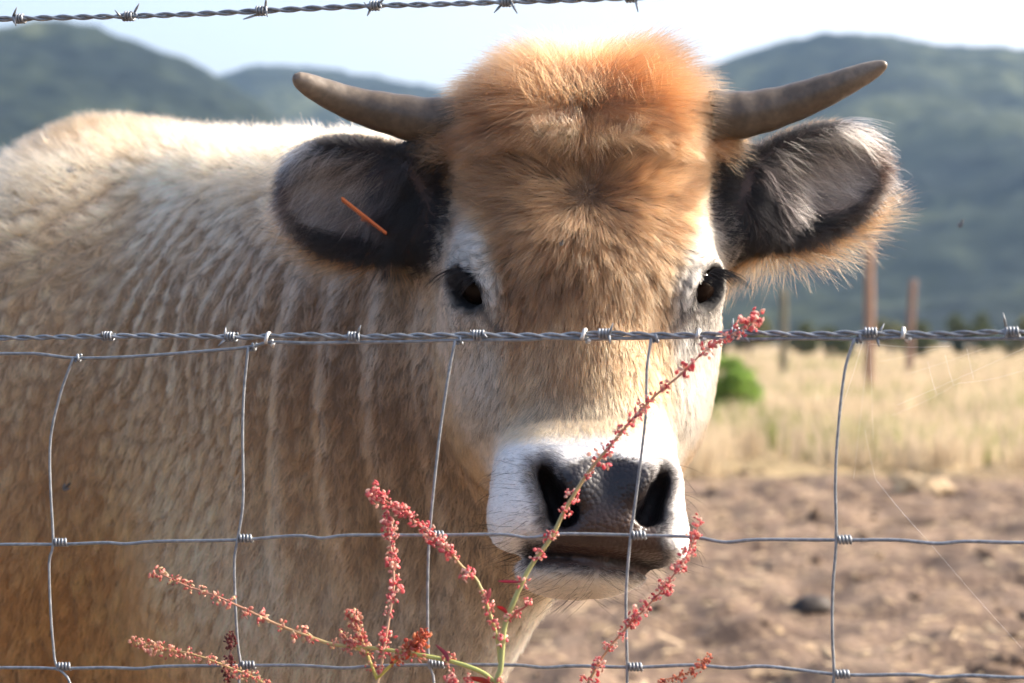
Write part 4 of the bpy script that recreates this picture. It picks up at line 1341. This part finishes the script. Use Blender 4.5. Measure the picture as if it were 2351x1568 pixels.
def resample(pts, step):
    d = np.r_[0, np.cumsum(np.linalg.norm(np.diff(pts, axis=0), axis=1))]
    n = max(2, int(d[-1] / step))
    t = np.linspace(0, d[-1], n + 1)
    return np.stack([np.interp(t, d, pts[:, k]) for k in range(3)], 1), t

def twisted(path, r, half, phase=0.0):
    """two wires wound round each other along path"""
    c, s = resample(catmull(path, 12), 0.0022)
    t = np.gradient(c, axis=0); t /= np.linalg.norm(t, axis=1)[:, None]
    a = np.cross(t, (0, 0, 1.0)); a /= np.linalg.norm(a, axis=1)[:, None]; b_ = np.cross(t, a)
    ph = s / half * math.pi + phase + 0.5 * np.sin(s * 7)
    off = (np.cos(ph)[:, None] * a + np.sin(ph)[:, None] * b_) * r
    return c, [c + off, c - off]

def helix(c, axis, R, turns, pitch, r, seg=6, per=14, start=0.0, tails=()):
    axis = unit(axis); ref = np.array((0, 0, 1.0)) if abs(axis[2]) < 0.9 else np.array((1.0, 0, 0))
    a = unit(np.cross(axis, ref)); b_ = np.cross(axis, a)
    th = np.linspace(0, turns * 2 * math.pi, int(turns * per) + 1)
    pts_ = np.asarray(c) + axis * ((th / (2 * math.pi) - turns / 2) * pitch)[:, None] + R * (np.cos(th + start)[:, None] * a + np.sin(th + start)[:, None] * b_)
    return pts_

def barb(parent, c, tdir, R, seed, tails):
    """a short wire wound over both strands with two pointed ends per wire"""
    mb = MB(); r = 0.00105
    h = helix(c, tdir, R, 3.6, 0.0024, r, start=seed)
    V, Fs = tube(h, r, 6); mb.add(V, Fs)
    for (end, du, dz, dy) in tails:
        p0 = h[0] if end == 0 else h[-1]
        p1 = p0 + np.array((du, dy, dz)) * 0.45; p2 = p0 + np.array((du, dy, dz))
        V, Fs = tube(np.array([p0, p0 * 0.4 + p1 * 0.6, p1, p2]), [r, r, r, r * 0.35], 6); mb.add(V, Fs)
    return link("barb", mb.mesh("barb"), parent, wire_m)

def barbed_wire(uv, barbs, label):
    path = np.array([FP(u, v) for u, v in uv])
    th = tag(empty("barbed_wire", path[0]), label, "barbed wire", "barbed wire strands of the fence")
    c, (s1, s2) = twisted(path, 0.00125, 0.0170, 0.4)
    for s in (s1, s2):
        V, Fs = tube(s, 0.00125, 6); link("strand", mesh_from("strand", V, Fs), th, wire_m)
    for i, (u, v, tails) in enumerate(barbs):
        x = FP(u, v)[0]; k = int(np.argmin(np.abs(c[:, 0] - x)))
        td = c[min(k + 3, len(c) - 1)] - c[max(k - 3, 0)]
        barb(th, c[k], td, 0.0032, 0.7 * i, tails)
    return th

px = 1 / 3060.0      # metres per frame unit at the fence
T = lambda e, du, dv, dy=-0.004: (e, du * px, -dv * px, dy)
ext = [(-2600, 800), (-1500, 790), (-700, 782)]; extr = [(2700, 762), (3300, 766), (4400, 775)]
barbed_wire([(-2600, 100), (-1500, 78), (-700, 60), (0, 43.5), (45, 43), (150, 40), (297, 37), (450, 32), (598, 25), (720, 19), (860, 13), (1000, 10), (1165, 4), (1330, -1), (1450, -6), (1800, -16), (2400, -30), (3300, -40), (4400, -40)],
    [(45, 44, [T(0, -22, 8), T(1, 10, 26), T(1, 12, -20)]), (297, 37, [T(0, -16, -18), T(1, 12, 18), T(1, 14, -20)]), (598, 25, [T(0, -28, 12), T(1, 6, 26), T(1, 4, -22)]),
     (860, 13, [T(0, -14, -16), T(0, -6, 16), T(1, 12, -8), T(1, 6, 14)]), (1165, 4, [T(0, -18, 22), T(1, 14, 28)]), (1447, -4, [T(0, -18, 4), T(1, 4, 28)]),
     (-245, 50, [T(0, -14, -18), T(1, 12, 18)]), (1745, -14, [T(0, -14, 16), T(1, 12, -20)])],
    "single barbed wire strand running against the sky above the cow's horns")
barbed_wire(ext + [(0, 776), (120, 774), (250, 772), (400, 771), (530, 774), (620, 772), (720, 769), (810, 773), (950, 771), (1100, 769), (1250, 771), (1390, 766), (1500, 769), (1608, 769), (1700, 763), (1850, 768), (2000, 764), (2150, 767), (2325, 762)] + extr,
    [(250, 772, [T(0, 4, -12), T(1, 6, 14)]), (530, 774, [T(0, -14, 14), T(0, 2, -30, -0.001)]), (810, 773, [T(1, 8, -18), T(1, 4, 22)]), (1100, 769, [T(0, -6, -20), T(1, 10, 10)]), (1390, 766, [T(0, -4, -2), T(1, 8, -26), T(1, 2, 20)]),
     (1693, 763, [T(0, 2, -28), T(0, -4, 22), T(1, 14, 14)]), (2000, 765, [T(1, 14, -30, -0.002), T(1, 2, 20)]), (2325, 762, [T(0, -10, -32), T(0, -6, 22), T(1, 2, 14)]),
     (-40, 778, [T(0, -14, -18), T(1, 12, 18)]), (2630, 762, [T(0, -14, -18), T(1, 12, 18)])],
    "barbed wire strand clipped along the top of the wire mesh across the cow's face")

mesh_f = tag(empty("wire_mesh_fence", FP(1175, 1568)), "galvanised wire mesh fence of large squares in front of the cow", "wire fence")
WR = 0.00132
def wire(name, uv, r=WR, dy=0.0, n=6):
    pts_, _ = resample(catmull(np.array([FP(u, v, dy) for u, v in uv]), n), 0.005)
    V, Fs = tube(pts_, r, 7)
    return link(name, mesh_from(name, V, Fs), mesh_f, wire_m)
L_ = lambda v: [(-2600, v + 20), (-1500, v + 8), (-700, v + 4)]
R_x = lambda v: [(2700, v), (3300, v + 4), (4400, v)]
wire("horizontal_wire", L_(812) + [(0, 812), (90, 813), (170, 822), (300, 819), (450, 808), (570, 797), (620, 786), (720, 788), (800, 786), (950, 784), (1050, 781), (1200, 780), (1260, 776), (1340, 778), (1500, 776), (1600, 774), (1700, 779), (1850, 777), (1975, 778), (2100, 774), (2200, 778), (2351, 777)] + R_x(777))
wire("horizontal_wire", L_(1250) + [(0, 1250), (130, 1250), (240, 1246), (290, 1249), (360, 1243), (540, 1240), (680, 1230), (740, 1236), (800, 1229), (980, 1229), (1150, 1227), (1215, 1235), (1290, 1226), (1460, 1229), (1590, 1233), (1665, 1245), (1740, 1239), (1930, 1240), (2060, 1240), (2150, 1248), (2220, 1243), (2351, 1246)] + R_x(1246))
wire("horizontal_wire", L_(1533) + [(0, 1533), (130, 1535), (240, 1533), (320, 1535), (380, 1530), (560, 1528), (690, 1528), (790, 1534), (860, 1529), (1000, 1527), (1180, 1527), (1250, 1533), (1320, 1529), (1460, 1532), (1590, 1527), (1680, 1534), (1760, 1530), (1930, 1549), (2090, 1549), (2160, 1555), (2230, 1551), (2351, 1556)] + R_x(1556))
rows_low = [1850, 2160, 2470, 2780, 3060, 3340, 3620, 3830]
for v in rows_low: wire("horizontal_wire", [(u_, v + 5 * math.sin(u_ * 0.01 + v)) for u_ in range(-2600, 4500, 230)], n=3)
VERT = [
    [(168, 822), (140, 900), (117, 1000), (115, 1100), (122, 1245), (113, 1290), (116, 1400), (122, 1480), (130, 1530), (165, 1590)],
    [(570, 797), (560, 900), (557, 1000), (558, 1150), (546, 1236), (538, 1290), (541, 1400), (546, 1480), (552, 1527), (548, 1590)],
    [(1045, 782), (1030, 860), (1012, 980), (998, 1100), (986, 1228), (982, 1330), (982, 1450), (985, 1525), (997, 1580)],
    [(1495, 777), (1485, 850), (1483, 950), (1468, 1080), (1455, 1180), (1448, 1229), (1438, 1350), (1438, 1450), (1440, 1531), (1440, 1590)],
    [(1962, 777), (1940, 850), (1925, 980), (1918, 1100), (1920, 1239), (1912, 1350), (1911, 1450), (1915, 1548), (1913, 1590)]]
for k in range(1, 5): VERT.insert(0, [(168 - 450 * k, 815), (140 - 450 * k, 1000), (130 - 450 * k, 1250), (135 - 450 * k, 1533), (135 - 450 * k, 1590)])
for k in range(1, 5): VERT.append([(1962 + 480 * k, 778), (1940 + 480 * k, 1000), (1930 + 480 * k, 1244), (1915 + 480 * k, 1553), (1915 + 480 * k, 1590)])
for vt in VERT:
    u0 = vt[-1][0]
    wire("vertical_wire", vt + [(u0 + 6 * math.sin(v), v) for v in rows_low], r=0.00112, dy=-0.0024)
    for (u, v) in [p_ for p_ in vt[:-1]]:
        row = None
        if 1225 < v < 1252: row = "m"
        elif 1520 < v < 1556: row = "m"
        elif v < 830: row = "t"
        if row is None: continue
        h = helix(FP(u + (17 if row == "m" else 12), v), (1, 0, 0), WR + 0.0012, 4.2 if row == "m" else 1.6, 0.0026, 0.0011, start=1.0)
        V, Fs = tube(h, 0.00118, 6)
        link("knot", mesh_from("knot", V, Fs), mesh_f, wire_m)
for (u, v, hgt, tilt) in [(620, 779, 24, 0.0), (1345, 771, 23, 0.25), (1608, 770, 19, 0.0), (2078, 768, 22, -0.1)]:
    th = np.linspace(-0.6, 5.6, 22)
    c = FP(u, v)
    pts_ = c + np.stack([0.0030 * np.linspace(-1, 1, 22) + tilt * hgt * px * 0.5 * np.sin(th) * 0.6, -0.0048 * np.cos(th), hgt * px * 0.62 * np.sin(th)], 1)
    V, Fs = tube(pts_, 0.0015, 8); link("clip", mesh_from("clip", V, Fs), mesh_f, clip_m)

# spider threads in the right-hand square
web = MB()
silk_m = noise_mat("spider_silk", [(0.3, (0.7, 0.7, 0.7)), (0.7, (0.85, 0.85, 0.85))], rough=0.4, bump=0)
wr = np.random.default_rng(12)
def thread(a, b_, sag=4, r=0.00007, dy=0.0):
    m_ = ((a[0] + b_[0]) / 2, (a[1] + b_[1]) / 2 + sag)
    V, Fs = tube(catmull([FP(*a, dy), FP(*m_, dy + 0.003), FP(*b_, dy)], 8), r, 4); web.add(V, Fs)
for a, b_ in [((1985, 775), (1925, 960)), ((1995, 780), (1960, 1100)), ((1998, 778), (2005, 1010)), ((2045, 955), (2200, 880)), ((2200, 880), (2351, 850)), ((2060, 930), (2351, 800)), ((2080, 860), (2260, 800)),
              ((1985, 985), (2010, 1100)), ((2010, 1100), (2120, 1230)), ((2120, 1230), (2348, 1490)), ((2130, 830), (2150, 905)), ((2170, 815), (2190, 885)), ((2220, 800), (2235, 870)), ((2000, 790), (2180, 795)), ((2020, 830), (2150, 800))]:
    thread(a, b_, wr.uniform(1, 6), wr.uniform(0.00003, 0.00007))
tag(link("spider_web", web.mesh("spider_web"), None, silk_m), "torn spider web threads hanging in a square of the wire mesh over the grass", "spider web")
# ------------------------------------------------------------------ red sorrel stems in front of the fence
stalk_m = attr_mat("sorrel_stalk", "stalk_color", rough=0.5, spec=0.4)
nt = NT("sorrel_flower")
at = nt.n("ShaderNodeAttribute"); at.attribute_name = "flower_color"
b = nt.n("ShaderNodeBsdfPrincipled"); b.inputs["Roughness"].default_value = 0.55
b.inputs["Subsurface Weight"].default_value = 0.0
tl_ = nt.n("ShaderNodeBsdfTranslucent"); ms = nt.n("ShaderNodeMixShader"); ms.inputs[0].default_value = 0.45
nt.l(at.outputs["Color"], b.inputs["Base Color"]); nt.l(at.outputs["Color"], tl_.inputs[0]); nt.l(b.outputs[0], ms.inputs[1]); nt.l(tl_.outputs[0], ms.inputs[2]); nt.l(ms.outputs[0], nt.out.inputs[0])
flower_m = nt.m
PAL = {"red": [(0.72, 0.20, 0.20), (0.80, 0.36, 0.32), (0.84, 0.58, 0.48), (0.64, 0.12, 0.14)],
       "salmon": [(0.70, 0.30, 0.23), (0.76, 0.46, 0.34), (0.62, 0.17, 0.15), (0.70, 0.55, 0.34)],
       "dark": [(0.16, 0.020, 0.020), (0.22, 0.035, 0.030), (0.12, 0.016, 0.018)],
       "orange": [(0.60, 0.16, 0.07), (0.66, 0.26, 0.12), (0.50, 0.10, 0.06)]}
fr_ = np.random.default_rng(21)
CL = {}
for pal, cols in PAL.items():
    CL[pal] = []
    for k in range(5):
        mb = MB(); cc_ = []
        for j in range(fr_.integers(15, 22)):
            d = fr_.normal(size=3); d /= np.linalg.norm(d); d[2] = d[2] * 0.75
            c = d * fr_.uniform(0.0012, 0.0042)
            V, Fs = sphere0(6, 4)
            f = frame(fr_.normal(size=3), fr_.normal(size=3))
            V = (V * np.array((fr_.uniform(0.0007, 0.0014), fr_.uniform(0.0005, 0.0010), 0.00040))) @ f + c
            V[:, 2] += 0.0
            mb.add(V, Fs)
            cc_.append(np.tile(np.array(cols[fr_.integers(len(cols))]) * fr_.uniform(0.8, 1.2), (len(V), 1)))
        me = mb.mesh("flower_cluster"); set_color_attr(me, "flower_color", np.vstack(cc_)); me.materials.append(flower_m)
        CL[pal].append(me)

def SP(u, v, dy=-0.03):
    return FP(u, v, dy)
def stalk(parent, uv, r0, r1, dy=-0.03, c0=(0.34, 0.36, 0.10), c1=(0.52, 0.22, 0.14), name="stalk"):
    ctl = np.array([SP(u, v, dy if not isinstance(dy, tuple) else dy[0] + (dy[1] - dy[0]) * i / (len(uv) - 1)) for i, (u, v) in enumerate(uv)])
    pts_, s = resample(catmull(ctl, 8), 0.004)
    t = s / s[-1]
    vis_ = s[-1] - s
    k_ = sstep(0.0, min(0.42, s[-1]), vis_)            # taper over the last stretch
    V, Fs = tube(pts_, r1 + (r0 - r1) * k_ ** 0.8, 7)
    me = mesh_from(name, V, Fs)
    tt = np.repeat(1 - np.clip(vis_ / min(0.34, s[-1]), 0, 1), 7)
    set_color_attr(me, "stalk_color", lerp(np.tile(np.array(c0), (len(V), 1)), np.array(c1), sstep(0.15, 0.85, tt)) * (0.85 + 0.3 * fnoise(V, 150, 2))[:, None])
    link(name, me, parent, stalk_m)
    return pts_, t
def clusters(parent, pts_, t, spots, pal, size=(0.8, 1.15)):
    """one flower cluster sitting round the stalk at each spot (0..1 along it)"""
    for sp in spots:
        k = int(np.argmin(np.abs(t - sp)))
        me = CL[pal][fr_.integers(5)]
        o = bpy.data.objects.new("flower_cluster", me); COL.objects.link(o); o.parent = parent
        j = fr_.normal(size=3) * 0.0008
        o.matrix_parent_inverse = Matrix.Translation(-Vector(parent.location))
        o.location = Vector(pts_[k] + j)
        o.rotation_euler = tuple(fr_.uniform(0, 6.28, 3))
        s = 1.85 * fr_.uniform(0.75, 1.15) * fr_.uniform(*size); o.scale = (s, s, s * fr_.uniform(0.8, 1.1))
def leaflet(parent, uv, w, colr, dy=-0.034):
    c = catmull(np.array([SP(u, v, dy + 0.002 * i) for i, (u, v) in enumerate(uv)]), 4)
    n_ = len(c); t = np.linspace(0, 1, n_)
    wd = w * np.sin(math.pi * np.clip(t * 0.92 + 0.06, 0, 1)) ** 0.8
    d = np.gradient(c, axis=0); sd = np.cross(d, (0.3, 1, 0.2)); sd /= np.linalg.norm(sd, axis=1)[:, None]
    bk = np.array((0, -1.0, 0)) * wd[:, None] * 0.5
    V = np.concatenate([c - sd * wd[:, None] + bk, c, c + sd * wd[:, None] + bk, c + np.array((0, 0.0004, 0))])
    Fs = []
    for i in range(n_ - 1):
        Fs += [(i, i + 1, n_ + i + 1, n_ + i), (n_ + i, n_ + i + 1, 2 * n_ + i + 1, 2 * n_ + i)]
        Fs += [(i + 1, i, 3 * n_ + i, 3 * n_ + i + 1), (2 * n_ + i, 2 * n_ + i + 1, 3 * n_ + i + 1, 3 * n_ + i)]
    me = mesh_from("leaf", V, Fs)
    set_color_attr(me, "flower_color", np.tile(np.array(colr), (len(V), 1)) * (0.8 + 0.4 * fnoise(V, 200, 5))[:, None])
    link("leaf", me, parent, flower_m)
def plant(u_base, label, dy=-0.03):
    g_ = SP(u_base, 1568, dy); g_[2] = 0
    return tag(empty("sorrel_plant", g_), label, "sorrel", "red sorrel plants growing along the fence")
sp = lambda a, b_, n, j=0.012: np.clip(np.linspace(a, b_, n) + fr_.normal(size=n) * j, 0, 1)
def uvspots(uv_path, marks, pts_, t):
    """fractions along the stalk nearest to frame positions"""
    out = []
    for (u, v) in marks:
        pu = 1175.5 + pts_[:, 0] / pts_[:, 1] * F_PX; pv = 784 - (pts_[:, 2] - CAM_Z) / pts_[:, 1] * F_PX
        out.append(t[int(np.argmin((pu - u) ** 2 + (pv - v) ** 2))])
    return out
GR = 4040   # frame row of the soil at the fence

# the tallest plant: long stem across the cow's muzzle with two side branches
pl = plant(1150, "tallest red sorrel plant, its long stem crossing the cow's nose")
uvA = [(1120, GR), (1150, 3000), (1160, 2100), (1140, 1620), (1150, 1530), (1158, 1440), (1180, 1380), (1215, 1305), (1265, 1235), (1300, 1165), (1350, 1085), (1400, 1025), (1450, 965), (1500, 912), (1560, 862), (1620, 805), (1680, 768), (1738, 730)]
a_, t_ = stalk(pl, uvA, 0.0023, 0.0006, c0=(0.36, 0.38, 0.15), c1=(0.50, 0.24, 0.16))
clusters(pl, a_, t_, uvspots(0, [(1150, 1470), (1162, 1410), (1195, 1335), (1232, 1272), (1272, 1222), (1275, 1238), (1295, 1172), (1285, 1178), (1317, 1135), (1348, 1090), (1376, 1055), (1404, 1028), (1430, 995), (1452, 963), (1482, 940), (1500, 913), (1530, 887), (1577, 845), (1620, 803), (1645, 788), (1672, 770), (1690, 757), (1708, 748), (1724, 742), (1735, 731)], a_, t_), "red", (0.85, 1.2))
uvB = [(1147, 1520), (1140, 1460), (1125, 1410), (1108, 1360), (1090, 1325), (1060, 1300), (1040, 1275), (1010, 1245), (985, 1222), (950, 1195), (915, 1170), (880, 1145), (858, 1127)]
b1, t1 = stalk(pl, uvB, 0.0013, 0.0005, c0=(0.42, 0.40, 0.14))
clusters(pl, b1, t1, uvspots(0, [(1145, 1435), (1122, 1398), (1115, 1372), (1112, 1358), (1085, 1323), (1070, 1310), (1047, 1275), (1022, 1258), (1012, 1248), (1000, 1237), (990, 1222), (970, 1212), (962, 1205), (948, 1197), (938, 1188), (925, 1180), (912, 1172), (900, 1165), (890, 1155), (877, 1148), (866, 1136), (859, 1127)], b1, t1), "red", (0.8, 1.15))
uvC = [(1140, 1570), (1110, 1545), (1060, 1525), (1000, 1510), (940, 1500), (860, 1488), (770, 1480), (720, 1465), (640, 1435), (570, 1402), (500, 1370), (430, 1345), (370, 1318)]
b2, t2 = stalk(pl, uvC, 0.0018, 0.0006, c0=(0.40, 0.42, 0.13), c1=(0.55, 0.28, 0.18))
clusters(pl, b2, t2, uvspots(0, [(1139, 1566), (1030, 1510), (955, 1500), (930, 1495), (880, 1478), (800, 1480), (768, 1490), (710, 1460), (682, 1447), (645, 1437), (605, 1415), (570, 1400), (536, 1380), (505, 1368), (465, 1356), (432, 1343), (400, 1332), (374, 1320)], b2, t2), "salmon", (0.85, 1.2))
for uv_, w_, c_ in [([(1030, 1520), (1022, 1500), (1000, 1480)], 0.0018, (0.40, 0.10, 0.13)), ([(1165, 1408), (1155, 1398), (1140, 1392)], 0.0018, (0.62, 0.05, 0.05)), ([(1112, 1385), (1122, 1365), (1125, 1350)], 0.0018, (0.60, 0.16, 0.15)),
                    ([(1130, 1575), (1110, 1562), (1070, 1555)], 0.0024, (0.55, 0.07, 0.04)), ([(1197, 1336), (1168, 1335), (1142, 1334)], 0.0013, (0.50, 0.08, 0.14)), ([(1175, 1415), (1195, 1400), (1215, 1388)], 0.0008, (0.55, 0.16, 0.13))]:
    leaflet(pl, uv_, w_, c_)
pts_s, ts_ = stalk(pl, [(1168, 1425), (1190, 1405), (1213, 1385)], 0.0006, 0.0004, c0=(0.5, 0.15, 0.12))
clusters(pl, pts_s, ts_, [0.6, 0.95], "red", (0.6, 0.8))

pl = plant(870, "upright red sorrel stem with short forked side sprays before the cow's neck")
uvD = [(840, GR), (850, 3000), (862, 2000), (866, 1600), (872, 1550), (882, 1490), (890, 1440), (898, 1390), (904, 1350), (903, 1300), (897, 1250), (890, 1190)]
b3, t3 = stalk(pl, uvD, 0.0022, 0.0007, c0=(0.42, 0.42, 0.15), c1=(0.62, 0.38, 0.26))
clusters(pl, b3, t3, uvspots(0, [(868, 1545), (878, 1500), (880, 1470), (893, 1458), (890, 1415), (905, 1378), (903, 1348), (900, 1322), (905, 1305), (897, 1283), (899, 1260), (897, 1243), (892, 1230), (893, 1215), (888, 1203), (886, 1190)], b3, t3), "red", (0.8, 1.1))
for uv_, marks, pal in [([(866, 1560), (850, 1520), (835, 1480), (825, 1450), (810, 1410)], [(853, 1515), (840, 1495), (833, 1478), (843, 1460), (822, 1447), (814, 1440), (818, 1428), (808, 1424), (812, 1412), (804, 1408), (809, 1400)], "salmon"),
                        ([(868, 1556), (900, 1525), (930, 1500), (955, 1478), (980, 1452)], [(900, 1525), (915, 1510), (937, 1495), (945, 1485), (952, 1490), (952, 1475), (963, 1468), (958, 1462), (972, 1458), (980, 1451)], "orange"),
                        ([(845, 1500), (815, 1485), (795, 1465), (788, 1455)], [(800, 1478), (792, 1462), (787, 1456)], "salmon")]:
    bb, tb = stalk(pl, uv_, 0.0013, 0.0005, c0=(0.50, 0.44, 0.10), c1=(0.55, 0.25, 0.14))
    clusters(pl, bb, tb, uvspots(0, marks, bb, tb), pal, (0.8, 1.15))

pl = plant(640, "low arching sorrel stem with small salmon flowers and cobweb threads")
uvE = [(700, GR), (690, 2600), (670, 1800), (640, 1610), (610, 1572), (570, 1550), (520, 1530), (470, 1510), (420, 1497), (360, 1486), (308, 1474)]
b4, t4 = stalk(pl, uvE, 0.0020, 0.0006, c0=(0.45, 0.42, 0.10), c1=(0.50, 0.36, 0.16))
clusters(pl, b4, t4, uvspots(0, [(612, 1568), (580, 1560), (555, 1545), (540, 1532), (517, 1530), (498, 1518), (482, 1508), (455, 1505), (430, 1500), (408, 1492), (385, 1488), (362, 1485), (348, 1480), (330, 1478), (318, 1473), (309, 1473)], b4, t4), "salmon", (0.65, 0.95))

pl = plant(528, "small dark crimson sorrel spike behind the low arching stem", -0.012)
uvF = [(560, GR), (545, 2400), (528, 1700), (522, 1575), (525, 1540), (528, 1500), (530, 1462)]
b5, t5 = stalk(pl, uvF, 0.0014, 0.0003, dy=-0.012, c0=(0.2, 0.06, 0.05), c1=(0.2, 0.04, 0.04))
clusters(pl, b5, t5, uvspots(0, [(540, 1575), (526, 1560), (524, 1545), (524, 1528), (526, 1505), (528, 1490), (528, 1475), (531, 1465), (530, 1460)], b5, t5), "dark", (0.6, 0.85))

pl = plant(1350, "red sorrel stem standing clear of the muzzle against the mud")
uvG = [(1280, GR), (1300, 3000), (1325, 2000), (1345, 1620), (1362, 1545), (1400, 1485), (1440, 1440), (1480, 1398), (1520, 1355), (1560, 1300), (1590, 1250), (1604, 1200)]
b6, t6 = stalk(pl, uvG, 0.0022, 0.0005)
clusters(pl, b6, t6, uvspots(0, [(1352, 1565), (1362, 1535), (1370, 1522), (1395, 1492), (1408, 1480), (1432, 1452), (1445, 1440), (1452, 1425), (1465, 1415), (1488, 1390), (1502, 1373), (1522, 1355), (1528, 1345), (1540, 1335), (1555, 1308), (1565, 1300), (1577, 1272), (1582, 1255), (1590, 1238), (1600, 1222), (1603, 1203)], b6, t6), "red", (0.7, 1.05))

pl = plant(1500, "short orange-red sorrel tip just above the lowest wire by the mud")
uvH = [(1420, GR), (1440, 2500), (1470, 1750), (1510, 1580), (1550, 1556), (1590, 1540), (1625, 1512)]
b7, t7 = stalk(pl, uvH, 0.0018, 0.0004, c0=(0.45, 0.3, 0.1), c1=(0.55, 0.18, 0.08))
clusters(pl, b7, t7, uvspots(0, [(1520, 1568), (1545, 1558), (1562, 1553), (1582, 1545), (1602, 1532), (1618, 1522), (1624, 1513)], b7, t7), "orange", (0.5, 0.75))

pl = plant(1050, "low red sorrel tuft peeping up below the lowest mesh wire")
uvI = [(1040, GR), (1045, 2400), (1050, 1700), (1045, 1600), (1035, 1560)]
b8, t8 = stalk(pl, uvI, 0.0016, 0.0005)
clusters(pl, b8, t8, uvspots(0, [(1030, 1560), (1040, 1565), (1048, 1560), (1028, 1570), (1055, 1570), (1020, 1566)], b8, t8), "red", (0.7, 1.0))
uvJ = [(1048, 1660), (1065, 1610), (1075, 1562)]
b9, t9 = stalk(pl, uvJ, 0.0010, 0.0004)
clusters(pl, b9, t9, uvspots(0, [(1068, 1580), (1073, 1566), (1076, 1560)], b9, t9), "red", (0.6, 0.9))

# ------------------------------------------------------------------ flies
fly_m = noise_mat("fly_body", [(0.3, (0.012, 0.012, 0.014)), (0.7, (0.03, 0.03, 0.035))], scale=300, rough=0.35, bump=0)
wing_m = noise_mat("fly_wing", [(0.3, (0.10, 0.09, 0.085)), (0.7, (0.16, 0.14, 0.13))], scale=300, rough=0.3, bump=0)
def fly(c, label, heading, size=0.0035, up=(0, 0, 1)):
    f = frame(heading, up)
    t = tag(empty("fly", c), label, "fly", "flies around the cow")
    mb = MB()
    for o_, s in ((-0.6, (1.0, 0.55, 0.5)), (0.5, (0.62, 0.5, 0.5)), (1.15, (0.38, 0.45, 0.4))):
        V, Fs = sphere0(8, 6); mb.add((V * np.array(s) * size + np.array((o_ * size, 0, 0))) @ f + c, Fs)
    link("body", mb.mesh("body"), t, fly_m)
    for s in (-1, 1):
        V, Fs = sphere0(8, 4)
        V = V * np.array((1.3, 0.45, 0.04)) * size
        a = 0.45 * s; V = np.stack([V[:, 0] * math.cos(a) - V[:, 1] * math.sin(a), V[:, 0] * math.sin(a) + V[:, 1] * math.cos(a), V[:, 2]], 1)
        V = V + np.array((-0.9 * size, s * 0.65 * size, 0.5 * size))
        link("wing", mesh_from("wing", V @ f + c, Fs), t, wing_m)
for (u, v, lb, h_) in [(160, 1115, "black fly resting on the cow's brown shoulder below the mesh's top wire", (0.7, 0, 0.7)), (165, 404, "black fly resting high on the cow's pale shoulder", (1, 0, 0.2)), (1293, 567, "small grey fly on the brown hair of the cow's forehead", (0.3, 0, 1))]:
    c, n_ = surf(u, v)
    fly(c + n_ * 0.010, lb, h_, 0.0016 if u > 1000 else 0.0032, n_)
fly(P(2208, 512, 2.4), "fly hovering in the air before the hillside beyond the cow's ear", (0.3, 0.2, 1), 0.003)
